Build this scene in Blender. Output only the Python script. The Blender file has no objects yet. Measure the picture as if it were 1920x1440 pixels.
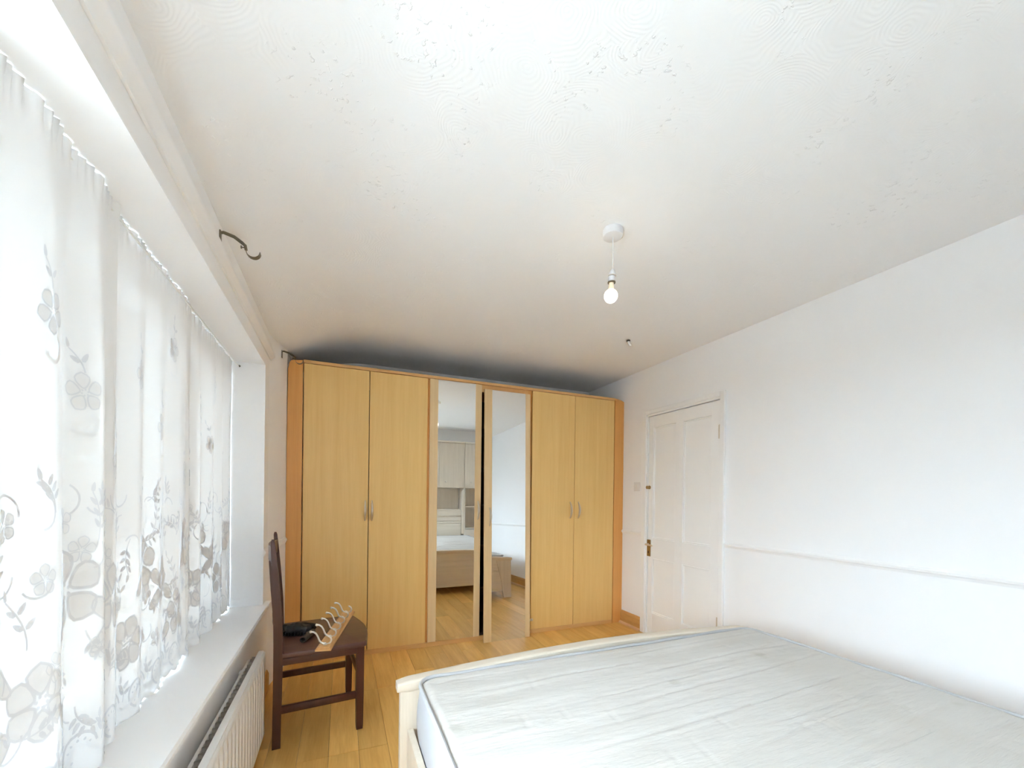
import bpy, bmesh, math, random
from mathutils import Vector, Matrix

rnd = random.Random(7)
SC = bpy.context.scene
COL = SC.collection
PI = math.pi

# ------------------------------------------------------------------ camera
F_PX, YAW, ROLL, PITCH, V0, CAM_H = 769.54, 0.3944, 0.0121, -0.0022, 931.94, 1.22
cam_d = bpy.data.cameras.new('camera')
cam = bpy.data.objects.new('camera', cam_d)
COL.objects.link(cam)
cam_d.sensor_width = 36.0
cam_d.lens = F_PX / 1920.0 * 36.0
cam_d.shift_y = (V0 - 720.0) / 1920.0
cam_d.clip_start = 0.02
_right = Vector((math.cos(YAW), -math.sin(YAW), 0))
_fwd = Vector((math.sin(YAW), math.cos(YAW), 0))
_up = Vector((0, 0, 1))
_f2 = _fwd * math.cos(PITCH) + _up * math.sin(PITCH)
_u2 = _up * math.cos(PITCH) - _fwd * math.sin(PITCH)
_cx = _right * math.cos(ROLL) + _u2 * math.sin(ROLL)
_cy = -_right * math.sin(ROLL) + _u2 * math.cos(ROLL)
_cz = -_f2
cam.matrix_world = Matrix(((_cx.x, _cy.x, _cz.x, 0), (_cx.y, _cy.y, _cz.y, 0), (_cx.z, _cy.z, _cz.z, CAM_H), (0, 0, 0, 1)))
SC.camera = cam

# ------------------------------------------------------------------ world: bright overcast sky
world = bpy.data.worlds.new('overcast_sky')
SC.world = world
world.use_nodes = True
bgn = world.node_tree.nodes['Background']
bgn.inputs['Color'].default_value = (0.745, 0.868, 1.0, 1)
bgn.inputs['Strength'].default_value = 2.4

# daylight portal in the window opening (guides sky light, adds none)
pl = bpy.data.lights.new('window_daylight', 'AREA')
pl.shape = 'RECTANGLE'
pl.size, pl.size_y = 1.46, 3.36
pl.cycles.is_portal = True
plo = bpy.data.objects.new('window_daylight', pl)
COL.objects.link(plo)
plo.location = (-0.76, 1.115, 1.265)
plo.rotation_euler = (0, -PI / 2, 0)

SC.view_settings.view_transform = 'Standard'
SC.view_settings.look = 'None'
SC.view_settings.gamma = 1.0
SC.view_settings.use_curve_mapping = False
SC.view_settings.exposure = 3.6
SC.cycles.max_bounces = 11
SC.cycles.diffuse_bounces = 8
SC.cycles.glossy_bounces = 6
SC.cycles.transparent_max_bounces = 16
SC.cycles.adaptive_threshold = 0.2
SC.cycles.adaptive_min_samples = 16
SC.cycles.transmission_bounces = 6
SC.cycles.use_light_tree = False


# ------------------------------------------------------------------ helpers: materials
def srgb(r, g, b):
    def f(c):
        c /= 255.0
        return c / 12.92 if c <= 0.04045 else ((c + 0.055) / 1.055) ** 2.4
    return (f(r), f(g), f(b), 1.0)


def new_mat(name):
    m = bpy.data.materials.new(name)
    m.use_nodes = True
    nt = m.node_tree
    return m, nt, nt.nodes, nt.links, nt.nodes['Principled BSDF']


def nd(nodes, typ, **kw):
    n = nodes.new(typ)
    for k, v in kw.items():
        setattr(n, k, v)
    return n


def math_node(nodes, links, op, a, b=None):
    n = nodes.new('ShaderNodeMath')
    n.operation = op
    for i, v in enumerate((a, b)):
        if v is None:
            continue
        if isinstance(v, (int, float)):
            n.inputs[i].default_value = v
        else:
            links.new(v, n.inputs[i])
    return n.outputs[0]


def plain(name, col, rough=0.5, metal=0.0, noise=0.03, nscale=14.0, bump=0.0, bscale=60.0, spec=0.5):
    m, nt, N, L, B = new_mat(name)
    tc = nd(N, 'ShaderNodeTexCoord')
    no = nd(N, 'ShaderNodeTexNoise')
    no.inputs['Scale'].default_value = nscale
    no.inputs['Detail'].default_value = 4
    L.new(tc.outputs['Object'], no.inputs['Vector'])
    cr = nd(N, 'ShaderNodeValToRGB')
    cr.color_ramp.elements[0].position = 0.3
    cr.color_ramp.elements[1].position = 0.7
    cr.color_ramp.elements[0].color = tuple(c * (1 - noise) for c in col[:3]) + (1,)
    cr.color_ramp.elements[1].color = tuple(min(1, c * (1 + noise)) for c in col[:3]) + (1,)
    L.new(no.outputs['Fac'], cr.inputs['Fac'])
    L.new(cr.outputs['Color'], B.inputs['Base Color'])
    B.inputs['Roughness'].default_value = rough
    B.inputs['Metallic'].default_value = metal
    B.inputs['Specular IOR Level'].default_value = spec
    if bump:
        n2 = nd(N, 'ShaderNodeTexNoise')
        n2.inputs['Scale'].default_value = bscale
        n2.inputs['Detail'].default_value = 6
        L.new(tc.outputs['Object'], n2.inputs['Vector'])
        bp = nd(N, 'ShaderNodeBump')
        bp.inputs['Strength'].default_value = bump
        bp.inputs['Distance'].default_value = 0.004
        L.new(n2.outputs['Fac'], bp.inputs['Height'])
        L.new(bp.outputs['Normal'], B.inputs['Normal'])
    return m


def wood(name, c1, c2, axis='Z', rough=0.42, stretch=16.0, scale=1.0, vary=0.05, coat=0.0, contrast=0.2, bump=0.08):
    """grain stretched along one local axis, every object with its own offset and tint"""
    m, nt, N, L, B = new_mat(name)
    tc = nd(N, 'ShaderNodeTexCoord')
    oi = nd(N, 'ShaderNodeObjectInfo')
    mp = nd(N, 'ShaderNodeMapping')
    sc = [26.0 * scale] * 3
    sc['XYZ'.index(axis)] = 26.0 * scale / stretch
    mp.inputs['Scale'].default_value = sc
    mul = nd(N, 'ShaderNodeVectorMath', operation='MULTIPLY_ADD')
    cmb = nd(N, 'ShaderNodeCombineXYZ')
    for i in range(3):
        L.new(math_node(N, L, 'MULTIPLY', oi.outputs['Random'], 7.0 + 5 * i), cmb.inputs[i])
    mul.inputs[1].default_value = (1, 1, 1)
    L.new(tc.outputs['Object'], mul.inputs[0])
    L.new(cmb.outputs[0], mul.inputs[2])
    L.new(mul.outputs[0], mp.inputs['Vector'])
    n1 = nd(N, 'ShaderNodeTexNoise')
    n1.inputs['Scale'].default_value = 1.0
    n1.inputs['Detail'].default_value = 5
    n1.inputs['Roughness'].default_value = 0.6
    n1.inputs['Distortion'].default_value = 0.35
    L.new(mp.outputs[0], n1.inputs['Vector'])
    n2 = nd(N, 'ShaderNodeTexNoise')
    n2.inputs['Scale'].default_value = 7.0
    n2.inputs['Detail'].default_value = 3
    L.new(mp.outputs[0], n2.inputs['Vector'])
    mix = math_node(N, L, 'ADD', math_node(N, L, 'MULTIPLY', n1.outputs['Fac'], 0.72), math_node(N, L, 'MULTIPLY', n2.outputs['Fac'], 0.28))
    cr = nd(N, 'ShaderNodeValToRGB')
    cr.color_ramp.elements[0].position = 0.5 - contrast
    cr.color_ramp.elements[1].position = 0.5 + contrast
    cr.color_ramp.elements[0].color = c1
    cr.color_ramp.elements[1].color = c2
    L.new(mix, cr.inputs['Fac'])
    hs = nd(N, 'ShaderNodeHueSaturation')
    L.new(cr.outputs['Color'], hs.inputs['Color'])
    rv = math_node(N, L, 'ADD', math_node(N, L, 'MULTIPLY', oi.outputs['Random'], 2 * vary), 1 - vary)
    L.new(rv, hs.inputs['Value'])
    L.new(hs.outputs['Color'], B.inputs['Base Color'])
    B.inputs['Roughness'].default_value = rough
    B.inputs['Coat Weight'].default_value = coat
    B.inputs['Coat Roughness'].default_value = 0.25
    bp = nd(N, 'ShaderNodeBump')
    bp.inputs['Strength'].default_value = bump
    bp.inputs['Distance'].default_value = 0.002
    L.new(n2.outputs['Fac'], bp.inputs['Height'])
    L.new(bp.outputs['Normal'], B.inputs['Normal'])
    return m


def emis(name, col, strength):
    m, nt, N, L, B = new_mat(name)
    B.inputs['Base Color'].default_value = (0.9, 0.88, 0.84, 1)
    B.inputs['Emission Color'].default_value = col
    B.inputs['Emission Strength'].default_value = strength
    return m


def lace(name, col, transp, transl, weave=0.0):
    m, nt, N, L, B = new_mat(name)
    N.remove(B)
    out = N['Material Output']
    tr = nd(N, 'ShaderNodeBsdfTransparent')
    tl = nd(N, 'ShaderNodeBsdfTranslucent')
    df = nd(N, 'ShaderNodeBsdfDiffuse')
    tl.inputs['Color'].default_value = col
    df.inputs['Color'].default_value = col
    m1 = nd(N, 'ShaderNodeMixShader')
    m1.inputs[0].default_value = transl
    L.new(df.outputs[0], m1.inputs[1])
    L.new(tl.outputs[0], m1.inputs[2])
    m2 = nd(N, 'ShaderNodeMixShader')
    L.new(m1.outputs[0], m2.inputs[1])
    L.new(tr.outputs[0], m2.inputs[2])
    if weave:
        # threads of a net close up when seen edge-on
        lw = nd(N, 'ShaderNodeLayerWeight')
        lw.inputs['Blend'].default_value = 0.5
        c = math_node(N, L, 'POWER', math_node(N, L, 'SUBTRACT', 1.0, lw.outputs['Facing']), 2.5)
        L.new(math_node(N, L, 'ADD', math_node(N, L, 'MULTIPLY', c, weave), transp), m2.inputs[0])
    else:
        m2.inputs[0].default_value = transp
    L.new(m2.outputs[0], out.inputs[0])
    return m


def glass(name):
    m, nt, N, L, B = new_mat(name)
    N.remove(B)
    tr = nd(N, 'ShaderNodeBsdfTransparent')
    tr.inputs[0].default_value = (0.96, 0.98, 0.97, 1)
    gl = nd(N, 'ShaderNodeBsdfGlossy')
    gl.inputs['Roughness'].default_value = 0.02
    mx = nd(N, 'ShaderNodeMixShader')
    lw = nd(N, 'ShaderNodeLayerWeight')
    lw.inputs['Blend'].default_value = 0.5
    p5 = math_node(N, L, 'POWER', lw.outputs['Facing'], 5.0)
    L.new(math_node(N, L, 'ADD', math_node(N, L, 'MULTIPLY', p5, 0.5), 0.03), mx.inputs[0])
    L.new(tr.outputs[0], mx.inputs[1])
    L.new(gl.outputs[0], mx.inputs[2])
    L.new(mx.outputs[0], N['Material Output'].inputs[0])
    return m


def ceiling_mat():
    m, nt, N, L, B = new_mat('swirled_ceiling_plaster')
    B.inputs['Base Color'].default_value = srgb(248, 248, 249)
    B.inputs['Roughness'].default_value = 0.75
    B.inputs['Specular IOR Level'].default_value = 0.25
    tc = nd(N, 'ShaderNodeTexCoord')
    wob = nd(N, 'ShaderNodeTexNoise')
    wob.inputs['Scale'].default_value = 5.0
    L.new(tc.outputs['Object'], wob.inputs['Vector'])
    add = nd(N, 'ShaderNodeVectorMath', operation='MULTIPLY_ADD')
    L.new(wob.outputs['Color'], add.inputs[0])
    add.inputs[1].default_value = (0.16, 0.16, 0)
    L.new(tc.outputs['Object'], add.inputs[2])
    vo = nd(N, 'ShaderNodeTexVoronoi', voronoi_dimensions='2D')
    vo.inputs['Scale'].default_value = 5.5
    L.new(add.outputs[0], vo.inputs['Vector'])
    rings = math_node(N, L, 'SINE', math_node(N, L, 'MULTIPLY', vo.outputs['Distance'], 95.0))
    patch = nd(N, 'ShaderNodeTexNoise')
    patch.inputs['Scale'].default_value = 3.2
    patch.inputs['Detail'].default_value = 2
    L.new(tc.outputs['Object'], patch.inputs['Vector'])
    pr = nd(N, 'ShaderNodeValToRGB')
    pr.color_ramp.elements[0].position = 0.38
    pr.color_ramp.elements[1].position = 0.62
    L.new(patch.outputs['Fac'], pr.inputs['Fac'])
    r1 = math_node(N, L, 'MULTIPLY', rings, pr.outputs['Color'])
    fl = nd(N, 'ShaderNodeTexNoise')
    fl.inputs['Scale'].default_value = 55.0
    fl.inputs['Detail'].default_value = 3
    L.new(tc.outputs['Object'], fl.inputs['Vector'])
    fr = nd(N, 'ShaderNodeValToRGB')
    fr.color_ramp.elements[0].position = 0.62
    fr.color_ramp.elements[1].position = 0.7
    L.new(fl.outputs['Fac'], fr.inputs['Fac'])
    pt2 = nd(N, 'ShaderNodeTexNoise')
    pt2.inputs['Scale'].default_value = 4.3
    L.new(add.outputs[0], pt2.inputs['Vector'])
    p2 = nd(N, 'ShaderNodeValToRGB')
    p2.color_ramp.elements[0].position = 0.50
    p2.color_ramp.elements[1].position = 0.66
    L.new(pt2.outputs['Fac'], p2.inputs['Fac'])
    f1 = math_node(N, L, 'MULTIPLY', math_node(N, L, 'MULTIPLY', fr.outputs['Color'], p2.outputs['Color']), 3.0)
    h = math_node(N, L, 'ADD', math_node(N, L, 'MULTIPLY', r1, 0.22), f1)
    bp = nd(N, 'ShaderNodeBump')
    bp.inputs['Strength'].default_value = 0.55
    bp.inputs['Distance'].default_value = 0.0012
    L.new(h, bp.inputs['Height'])
    L.new(bp.outputs['Normal'], B.inputs['Normal'])
    return m


def mattress_mat():
    m, nt, N, L, B = new_mat('quilted_mattress_ticking')
    tc = nd(N, 'ShaderNodeTexCoord')
    no = nd(N, 'ShaderNodeTexNoise')
    no.inputs['Scale'].default_value = 2.6
    no.inputs['Detail'].default_value = 3
    L.new(tc.outputs['Object'], no.inputs['Vector'])
    cr = nd(N, 'ShaderNodeValToRGB')
    cr.color_ramp.elements[0].position = 0.32
    cr.color_ramp.elements[0].color = srgb(199, 194, 187)
    cr.color_ramp.elements[1].position = 0.6
    cr.color_ramp.elements[1].color = srgb(207, 203, 198)
    L.new(no.outputs['Fac'], cr.inputs['Fac'])
    # a few pale stains with shapes of their own
    st = nd(N, 'ShaderNodeTexNoise')
    st.inputs['Scale'].default_value = 6.0
    L.new(tc.outputs['Object'], st.inputs['Vector'])
    sr = nd(N, 'ShaderNodeValToRGB')
    sr.color_ramp.elements[0].position = 0.70
    sr.color_ramp.elements[1].position = 0.78
    L.new(st.outputs['Fac'], sr.inputs['Fac'])
    mx = nd(N, 'ShaderNodeMix', data_type='RGBA')
    L.new(math_node(N, L, 'MULTIPLY', sr.outputs['Color'], 0.55), mx.inputs[0])
    L.new(cr.outputs['Color'], mx.inputs[6])
    mx.inputs[7].default_value = srgb(180, 175, 162)
    L.new(mx.outputs[2], B.inputs['Base Color'])
    B.inputs['Roughness'].default_value = 0.85
    B.inputs['Specular IOR Level'].default_value = 0.2
    B.inputs['Sheen Weight'].default_value = 0.15
    # fine woven ribs
    mp = nd(N, 'ShaderNodeMapping')
    mp.inputs['Scale'].default_value = (30, 300, 30)
    L.new(tc.outputs['Object'], mp.inputs['Vector'])
    n3 = nd(N, 'ShaderNodeTexNoise')
    n3.inputs['Scale'].default_value = 1.0
    n3.inputs['Detail'].default_value = 2
    L.new(mp.outputs[0], n3.inputs['Vector'])
    mp2 = nd(N, 'ShaderNodeMapping')
    mp2.inputs['Scale'].default_value = (9, 42, 9)
    L.new(tc.outputs['Object'], mp2.inputs['Vector'])
    n4 = nd(N, 'ShaderNodeTexNoise')
    n4.inputs['Scale'].default_value = 1.0
    n4.inputs['Detail'].default_value = 4
    L.new(mp2.outputs[0], n4.inputs['Vector'])
    hh = math_node(N, L, 'ADD', math_node(N, L, 'MULTIPLY', n3.outputs['Fac'], 0.3), math_node(N, L, 'MULTIPLY', n4.outputs['Fac'], 1.4))
    bp = nd(N, 'ShaderNodeBump')
    bp.inputs['Strength'].default_value = 0.75
    bp.inputs['Distance'].default_value = 0.004
    L.new(hh, bp.inputs['Height'])
    L.new(bp.outputs['Normal'], B.inputs['Normal'])
    return m


M = {}
M['wall'] = plain('white_wall_paint', srgb(250, 250, 252), 0.7, noise=0.008, nscale=2.5, bump=0.05, bscale=90, spec=0.2)
M['wall_warm'] = plain('off_white_wall_paint', srgb(248, 247, 247), 0.7, noise=0.012, nscale=3, bump=0.05, bscale=90, spec=0.2)
M['ceiling'] = ceiling_mat()
M['gloss'] = plain('white_gloss_paint', srgb(250, 250, 251), 0.32, noise=0.006, nscale=6)
M['upvc'] = plain('white_window_plastic', srgb(240, 241, 240), 0.3, noise=0.005)
M['plastic'] = plain('white_plastic', srgb(232, 231, 233), 0.35, noise=0.01)
M['screed'] = plain('dark_floor_base', srgb(70, 50, 32), 0.8)
M['oak'] = wood('oak_floor', srgb(220, 164, 84), srgb(250, 204, 120), 'Y', 0.36, 14, 0.8, 0.13, 0.15, 0.22)
M['beech'] = wood('beech_veneer', srgb(234, 190, 114), srgb(246, 208, 136), 'Z', 0.4, 30, 1.0, 0.015, 0.05, 0.25)
M['beech_h'] = wood('beech_edge', srgb(222, 170, 106), srgb(236, 188, 126), 'X', 0.42, 30, 1.0, 0.03)
M['beech_o'] = wood('orange_beech_filler', srgb(220, 156, 84), srgb(234, 176, 102), 'Z', 0.42, 26, 0.8, 0.03)
M['beech_p'] = wood('pale_beech_frame', srgb(226, 194, 144), srgb(238, 210, 164), 'Z', 0.42, 30, 1.0, 0.02)
M['dark_in'] = wood('dark_wardrobe_inside', srgb(58, 36, 24), srgb(74, 48, 32), 'Z', 0.6)
M['pine'] = wood('pine_skirting', srgb(186, 138, 78), srgb(214, 168, 104), 'Y', 0.4, 10, 1.0, 0.03, 0.1)
M['pale_bead'] = wood('pale_wood_bead', srgb(202, 160, 118), srgb(224, 186, 146), 'Y', 0.5, 10)
M['ash'] = wood('cream_ash', srgb(216, 204, 186), srgb(230, 219, 203), 'X', 0.45, 22, 0.9, 0.015)
M['ash_v'] = wood('cream_ash_upright', srgb(212, 199, 181), srgb(227, 215, 198), 'Z', 0.45, 22, 0.9, 0.015)
M['mahog'] = wood('dark_mahogany', srgb(62, 30, 24), srgb(84, 46, 36), 'Z', 0.36, 14, 1.0, 0.03, 0.2)
M['mahog_x'] = wood('dark_mahogany_seat', srgb(78, 46, 40), srgb(102, 66, 58), 'X', 0.38, 12, 0.7, 0.02, 0.25)
M['hookwood'] = wood('honey_pine_board', srgb(214, 160, 98), srgb(232, 184, 124), 'Y', 0.4, 12, 1.2, 0.02, 0.2)
M['chrome'] = plain('brushed_chrome', srgb(232, 228, 222), 0.3, 0.85, noise=0.02)
M['steel'] = plain('satin_nickel', srgb(222, 214, 202), 0.42, 0.9, noise=0.03)
M['bronze'] = plain('aged_bronze_metal', srgb(120, 112, 98), 0.34, 1.0, noise=0.08, nscale=40)
M['brass'] = plain('dull_brass', srgb(164, 138, 96), 0.35, 1.0, noise=0.06, nscale=40)
M['cream_tip'] = plain('cream_ceramic_tip', srgb(236, 228, 214), 0.25)
M['black'] = plain('black_fabric_plastic', srgb(26, 26, 32), 0.45, noise=0.3, nscale=60, bump=0.5, bscale=90)
M['black_tube'] = plain('dark_grey_rubber', srgb(62, 60, 58), 0.5, noise=0.1, nscale=40)
M['radiator'] = plain('white_radiator_enamel', srgb(238, 238, 238), 0.3, noise=0.006)
M['fins'] = plain('dusty_grey_fins', srgb(168, 160, 152), 0.6, noise=0.15, nscale=50)
M['mattress'] = mattress_mat()
M['mattress_side'] = plain('mattress_border_cloth', srgb(186, 187, 191), 0.85, noise=0.012, nscale=5, bump=0.25, bscale=30, spec=0.2)
M['piping'] = plain('mattress_piping', srgb(186, 186, 188), 0.8, noise=0.03)
M['lace'] = lace('net_lace_ground', (0.92, 0.92, 0.925, 1), 0.012, 0.023, 0.030)
M['lace_d'] = lace('net_lace_motif', (0.90, 0.905, 0.92, 1), 0.012, 0.017)
M['lace_r'] = lace('net_lace_rim', (0.80, 0.81, 0.84, 1), 0.008, 0.012)
M['glass'] = glass('window_glass')
M['bulb'] = emis('lit_bulb_glass', (1.0, 0.84, 0.60, 1), 1.6)
mm, _nt, _N, _L, _B = new_mat('silvered_mirror')
_B.inputs['Base Color'].default_value = (0.86, 0.88, 0.88, 1)
_B.inputs['Metallic'].default_value = 1.0
_B.inputs['Roughness'].default_value = 0.0
_no = nd(_N, 'ShaderNodeTexNoise')
_no.inputs['Scale'].default_value = 3.0
_mr = nd(_N, 'ShaderNodeMapRange')
_mr.inputs['From Min'].default_value = 0.55
_mr.inputs['From Max'].default_value = 0.9
_mr.inputs['To Min'].default_value = 0.0
_mr.inputs['To Max'].default_value = 0.05
_L.new(_no.outputs['Fac'], _mr.inputs['Value'])
_L.new(_mr.outputs[0], _B.inputs['Roughness'])
M['mirror'] = mm


# ------------------------------------------------------------------ helpers: geometry
def BM():
    return bmesh.new()


def box(bm, x0, x1, y0, y1, z0, z1, b=0.0, seg=2):
    r = bmesh.ops.create_cube(bm, size=1.0)
    vs = r['verts']
    for v in vs:
        v.co = Vector(((x0 + x1) / 2 + v.co.x * (x1 - x0), (y0 + y1) / 2 + v.co.y * (y1 - y0), (z0 + z1) / 2 + v.co.z * (z1 - z0)))
    if b:
        es = list({e for v in vs for e in v.link_edges})
        bmesh.ops.bevel(bm, geom=es, offset=b, segments=seg, profile=0.5, affect='EDGES', clamp_overlap=True)
    return bm


def tube(bm, pts, rad, n=10, caps=True, flat=1.0):
    pts = [Vector(p) for p in pts]
    rs = rad if isinstance(rad, (list, tuple)) else [rad] * len(pts)
    t0 = (pts[1] - pts[0]).normalized()
    ref = Vector((0, 0, 1)) if abs(t0.z) < 0.9 else Vector((1, 0, 0))
    u = t0.cross(ref).normalized()
    rings = []
    for i, p in enumerate(pts):
        t = (pts[min(i + 1, len(pts) - 1)] - pts[max(i - 1, 0)]).normalized()
        u = (u - t * u.dot(t)).normalized()
        w = t.cross(u)
        rings.append([bm.verts.new(p + (u * math.cos(2 * PI * k / n) + w * math.sin(2 * PI * k / n) * flat) * rs[i]) for k in range(n)])
    for a, b in zip(rings, rings[1:]):
        for k in range(n):
            bm.faces.new((a[k], a[(k + 1) % n], b[(k + 1) % n], b[k]))
    if caps:
        bm.faces.new(rings[0][::-1])
        bm.faces.new(rings[-1])
    return bm


def lathe(bm, prof, c=(0, 0, 0), n=24, axis='Z'):
    """prof: list of (radius, height) from one end to the other"""
    c = Vector(c)
    rings = []
    for r, h in prof:
        ring = []
        for k in range(n):
            a, b = max(r, 1e-5) * math.cos(2 * PI * k / n), max(r, 1e-5) * math.sin(2 * PI * k / n)
            q = {'Z': (a, b, h), 'X': (h, a, b), 'Y': (b, h, a)}[axis]
            ring.append(bm.verts.new(c + Vector(q)))
        rings.append(ring)
    for a, b in zip(rings, rings[1:]):
        for k in range(n):
            bm.faces.new((a[k], a[(k + 1) % n], b[(k + 1) % n], b[k]))
    bm.faces.new(rings[0][::-1])
    bm.faces.new(rings[-1])
    return bm


def prism(bm, poly, axis, a, b, bev=0.0):
    """extrude a 2D polygon along an axis from a to b; poly in the other two axes, in order"""
    def P(q, t):
        return {'X': (t, q[0], q[1]), 'Y': (q[0], t, q[1]), 'Z': (q[0], q[1], t)}[axis]
    A = [bm.verts.new(P(q, a)) for q in poly]
    Bv = [bm.verts.new(P(q, b)) for q in poly]
    n = len(poly)
    fs = [bm.faces.new(A), bm.faces.new(Bv[::-1])]
    for i in range(n):
        fs.append(bm.faces.new((A[i], Bv[i], Bv[(i + 1) % n], A[(i + 1) % n])))
    bmesh.ops.recalc_face_normals(bm, faces=fs)
    if bev:
        es = list({e for f in fs[:2] for e in f.edges})
        bmesh.ops.bevel(bm, geom=es, offset=bev, segments=2, profile=0.5, affect='EDGES', clamp_overlap=True)
    return bm


def finish(bm, smooth=False, ang=40):
    bmesh.ops.recalc_face_normals(bm, faces=bm.faces[:])
    me = bpy.data.meshes.new('mesh')
    bm.to_mesh(me)
    bm.free()
    if smooth:
        for p in me.polygons:
            p.use_smooth = True
        try:
            me.set_sharp_from_angle(angle=math.radians(ang))
        except Exception:
            pass
    return me


def obj(name, bm, mat, parent=None, smooth=False, local=False, ang=40):
    me = bm if isinstance(bm, bpy.types.Mesh) else finish(bm, smooth, ang)
    me.name = name
    o = bpy.data.objects.new(name, me)
    COL.objects.link(o)
    for mt in (mat if isinstance(mat, (list, tuple)) else [mat]):
        me.materials.append(mt)
    if parent is not None:
        o.parent = parent
        if not local:                       # vertices were given in world space
            off = Vector((0, 0, 0))
            q = parent
            while q is not None:
                off += q.location
                q = q.parent
            for v in me.vertices:
                v.co -= off
    return o


def tag(o, label=None, cat=None, group=None, kind=None):
    if label:
        o['label'] = label
    if cat:
        o['category'] = cat
    if group:
        o['group'] = group
    if kind:
        o['kind'] = kind
    return o


def thing(name, label, cat, loc=(0, 0, 0), rz=0.0, group=None, kind=None):
    o = bpy.data.objects.new(name, None)
    o.empty_display_size = 0.05
    COL.objects.link(o)
    o.location = loc
    o.rotation_euler = (0, 0, rz)
    return tag(o, label, cat, group, kind)


def bx(name, mat, parent, x0, x1, y0, y1, z0, z1, b=0.0, smooth=False, local=False):
    return obj(name, box(BM(), x0, x1, y0, y1, z0, z1, b), mat, parent, smooth, local)


# ------------------------------------------------------------------ dimensions
XL, XR = -0.42, 2.5524
YB, D = -0.66, 3.2946           # back wall, front of wardrobe doors
YF = 3.93                       # wall behind the wardrobes
ZC, ZCL = 2.393, 2.205          # ceiling, ceiling at the window wall
WY0, WY1 = -0.56, 2.79          # window opening, near end stretched out of view for more daylight
WZ0, WZ1 = 0.535, 1.978
XO = -0.72                      # outside face of window wall

# ------------------------------------------------------------------ floor: planks run towards the wardrobe
floor = obj('floor', box(BM(), XL - .05, XR + .05, YB, YF, -0.06, -0.014), M['screed'])
tag(floor, kind='structure')
PW = 0.1325
plank_mesh = {}
x = XL - 0.02
row = 0
while x < XR - 0.005:
    x1 = min(x + PW, XR)
    y = YB - rnd.choice((0.0, 0.25, 0.45, 0.62))
    while y < YF:
        ln = rnd.choice((0.62, 0.84, 1.06, 1.28))
        a, b = max(y, YB), min(y + ln, YF)
        if b - a > 0.03:
            key = (round(b - a, 3), round(x1 - x, 3))
            if key not in plank_mesh:
                bm = box(BM(), 0.0006, (x1 - x) - 0.0006, 0.0006, b - a - 0.0006, -0.014, 0.0)
                es = [e for e in bm.edges if all(v.co.z > -0.001 for v in e.verts)]
                bmesh.ops.bevel(bm, geom=es, offset=0.0007, segments=1, affect='EDGES')
                me = finish(bm)
                me.name = 'plank'
                me.materials.append(M['oak'])
                plank_mesh[key] = me
            o = bpy.data.objects.new('plank', plank_mesh[key])
            COL.objects.link(o)
            o.parent = floor
            o.location = (x, a, 0)
        y += ln
    x = x1
    row += 1

# ------------------------------------------------------------------ ceiling with a soft cove at the window side
bm = BM()
xs = [XL - 0.35, XL]
prof = [(XL - 0.35, ZCL), (XL, ZCL)]
for i in range(1, 15):
    t = i / 14.0
    prof.append((XL + 0.62 * t, ZCL + (ZC - ZCL) * math.sin(PI / 2 * t)))
prof += [(XR + 0.1, ZC), (XR + 0.1, ZC + 0.12), (XL - 0.35, ZC + 0.12)]
prism(bm, prof, 'Y', YB - 0.1, YF + 0.1)
tag(obj('ceiling', bm, M['ceiling'], smooth=True, ang=30), kind='structure')

# ------------------------------------------------------------------ walls
bm = BM()
box(bm, XO, XL, YB - .1, WY0, -0.06, ZCL + .02)
box(bm, XO, XL, WY0, WY1, -0.06, WZ0)
box(bm, XO, XL, WY0, WY1, WZ1, ZCL + .02)
box(bm, XO, XL, WY1, 2.935, -0.06, ZCL + .02)
tag(obj('wall_left', bm, M['wall_warm']), kind='structure')
# the gloss-painted lining of the window opening
bm = BM()
box(bm, XO + .02, XL + .002, WY1 - .006, WY1 + .0005, WZ0, WZ1)
box(bm, XO + .02, XL + .002, WY0, WY1, WZ1 - .006, WZ1 + .0005)
box(bm, XO + .02, XL + .002, WY0 - .0005, WY0 + .006, WZ0, WZ1)
tag(obj('trim_1', bm, M['gloss']), kind='structure')
# short angled wall between window and wardrobe
bm = BM()
prism(bm, [(XL, 2.935), (-0.362, D), (-0.362, YF), (XO, YF), (XO, 2.935)], 'Z', -0.06, ZC)
tag(obj('wall_corner', bm, M['wall_warm']), kind='structure')
DY0, DY1, DZ = 2.178, 2.944, 1.952       # door opening
bm = BM()
box(bm, XR, XR + .14, YB - .1, DY0, -0.06, ZC + .05)
box(bm, XR, XR + .14, DY1, YF + .1, -0.06, ZC + .05)
box(bm, XR, XR + .14, DY0, DY1, DZ, ZC + .05)
box(bm, XR + .12, XR + .14, DY0, DY1, -0.06, DZ)
tag(obj('wall_right', bm, M['wall']), kind='structure')
tag(obj('wall_back', box(BM(), XO, XR + .14, YB - .1, YB, -0.06, ZC + .05), M['wall']), kind='structure')
tag(obj('wall_front', box(BM(), XO, XR + .14, YF, YF + .1, -0.06, ZC + .05), M['wall']), kind='structure')

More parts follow.
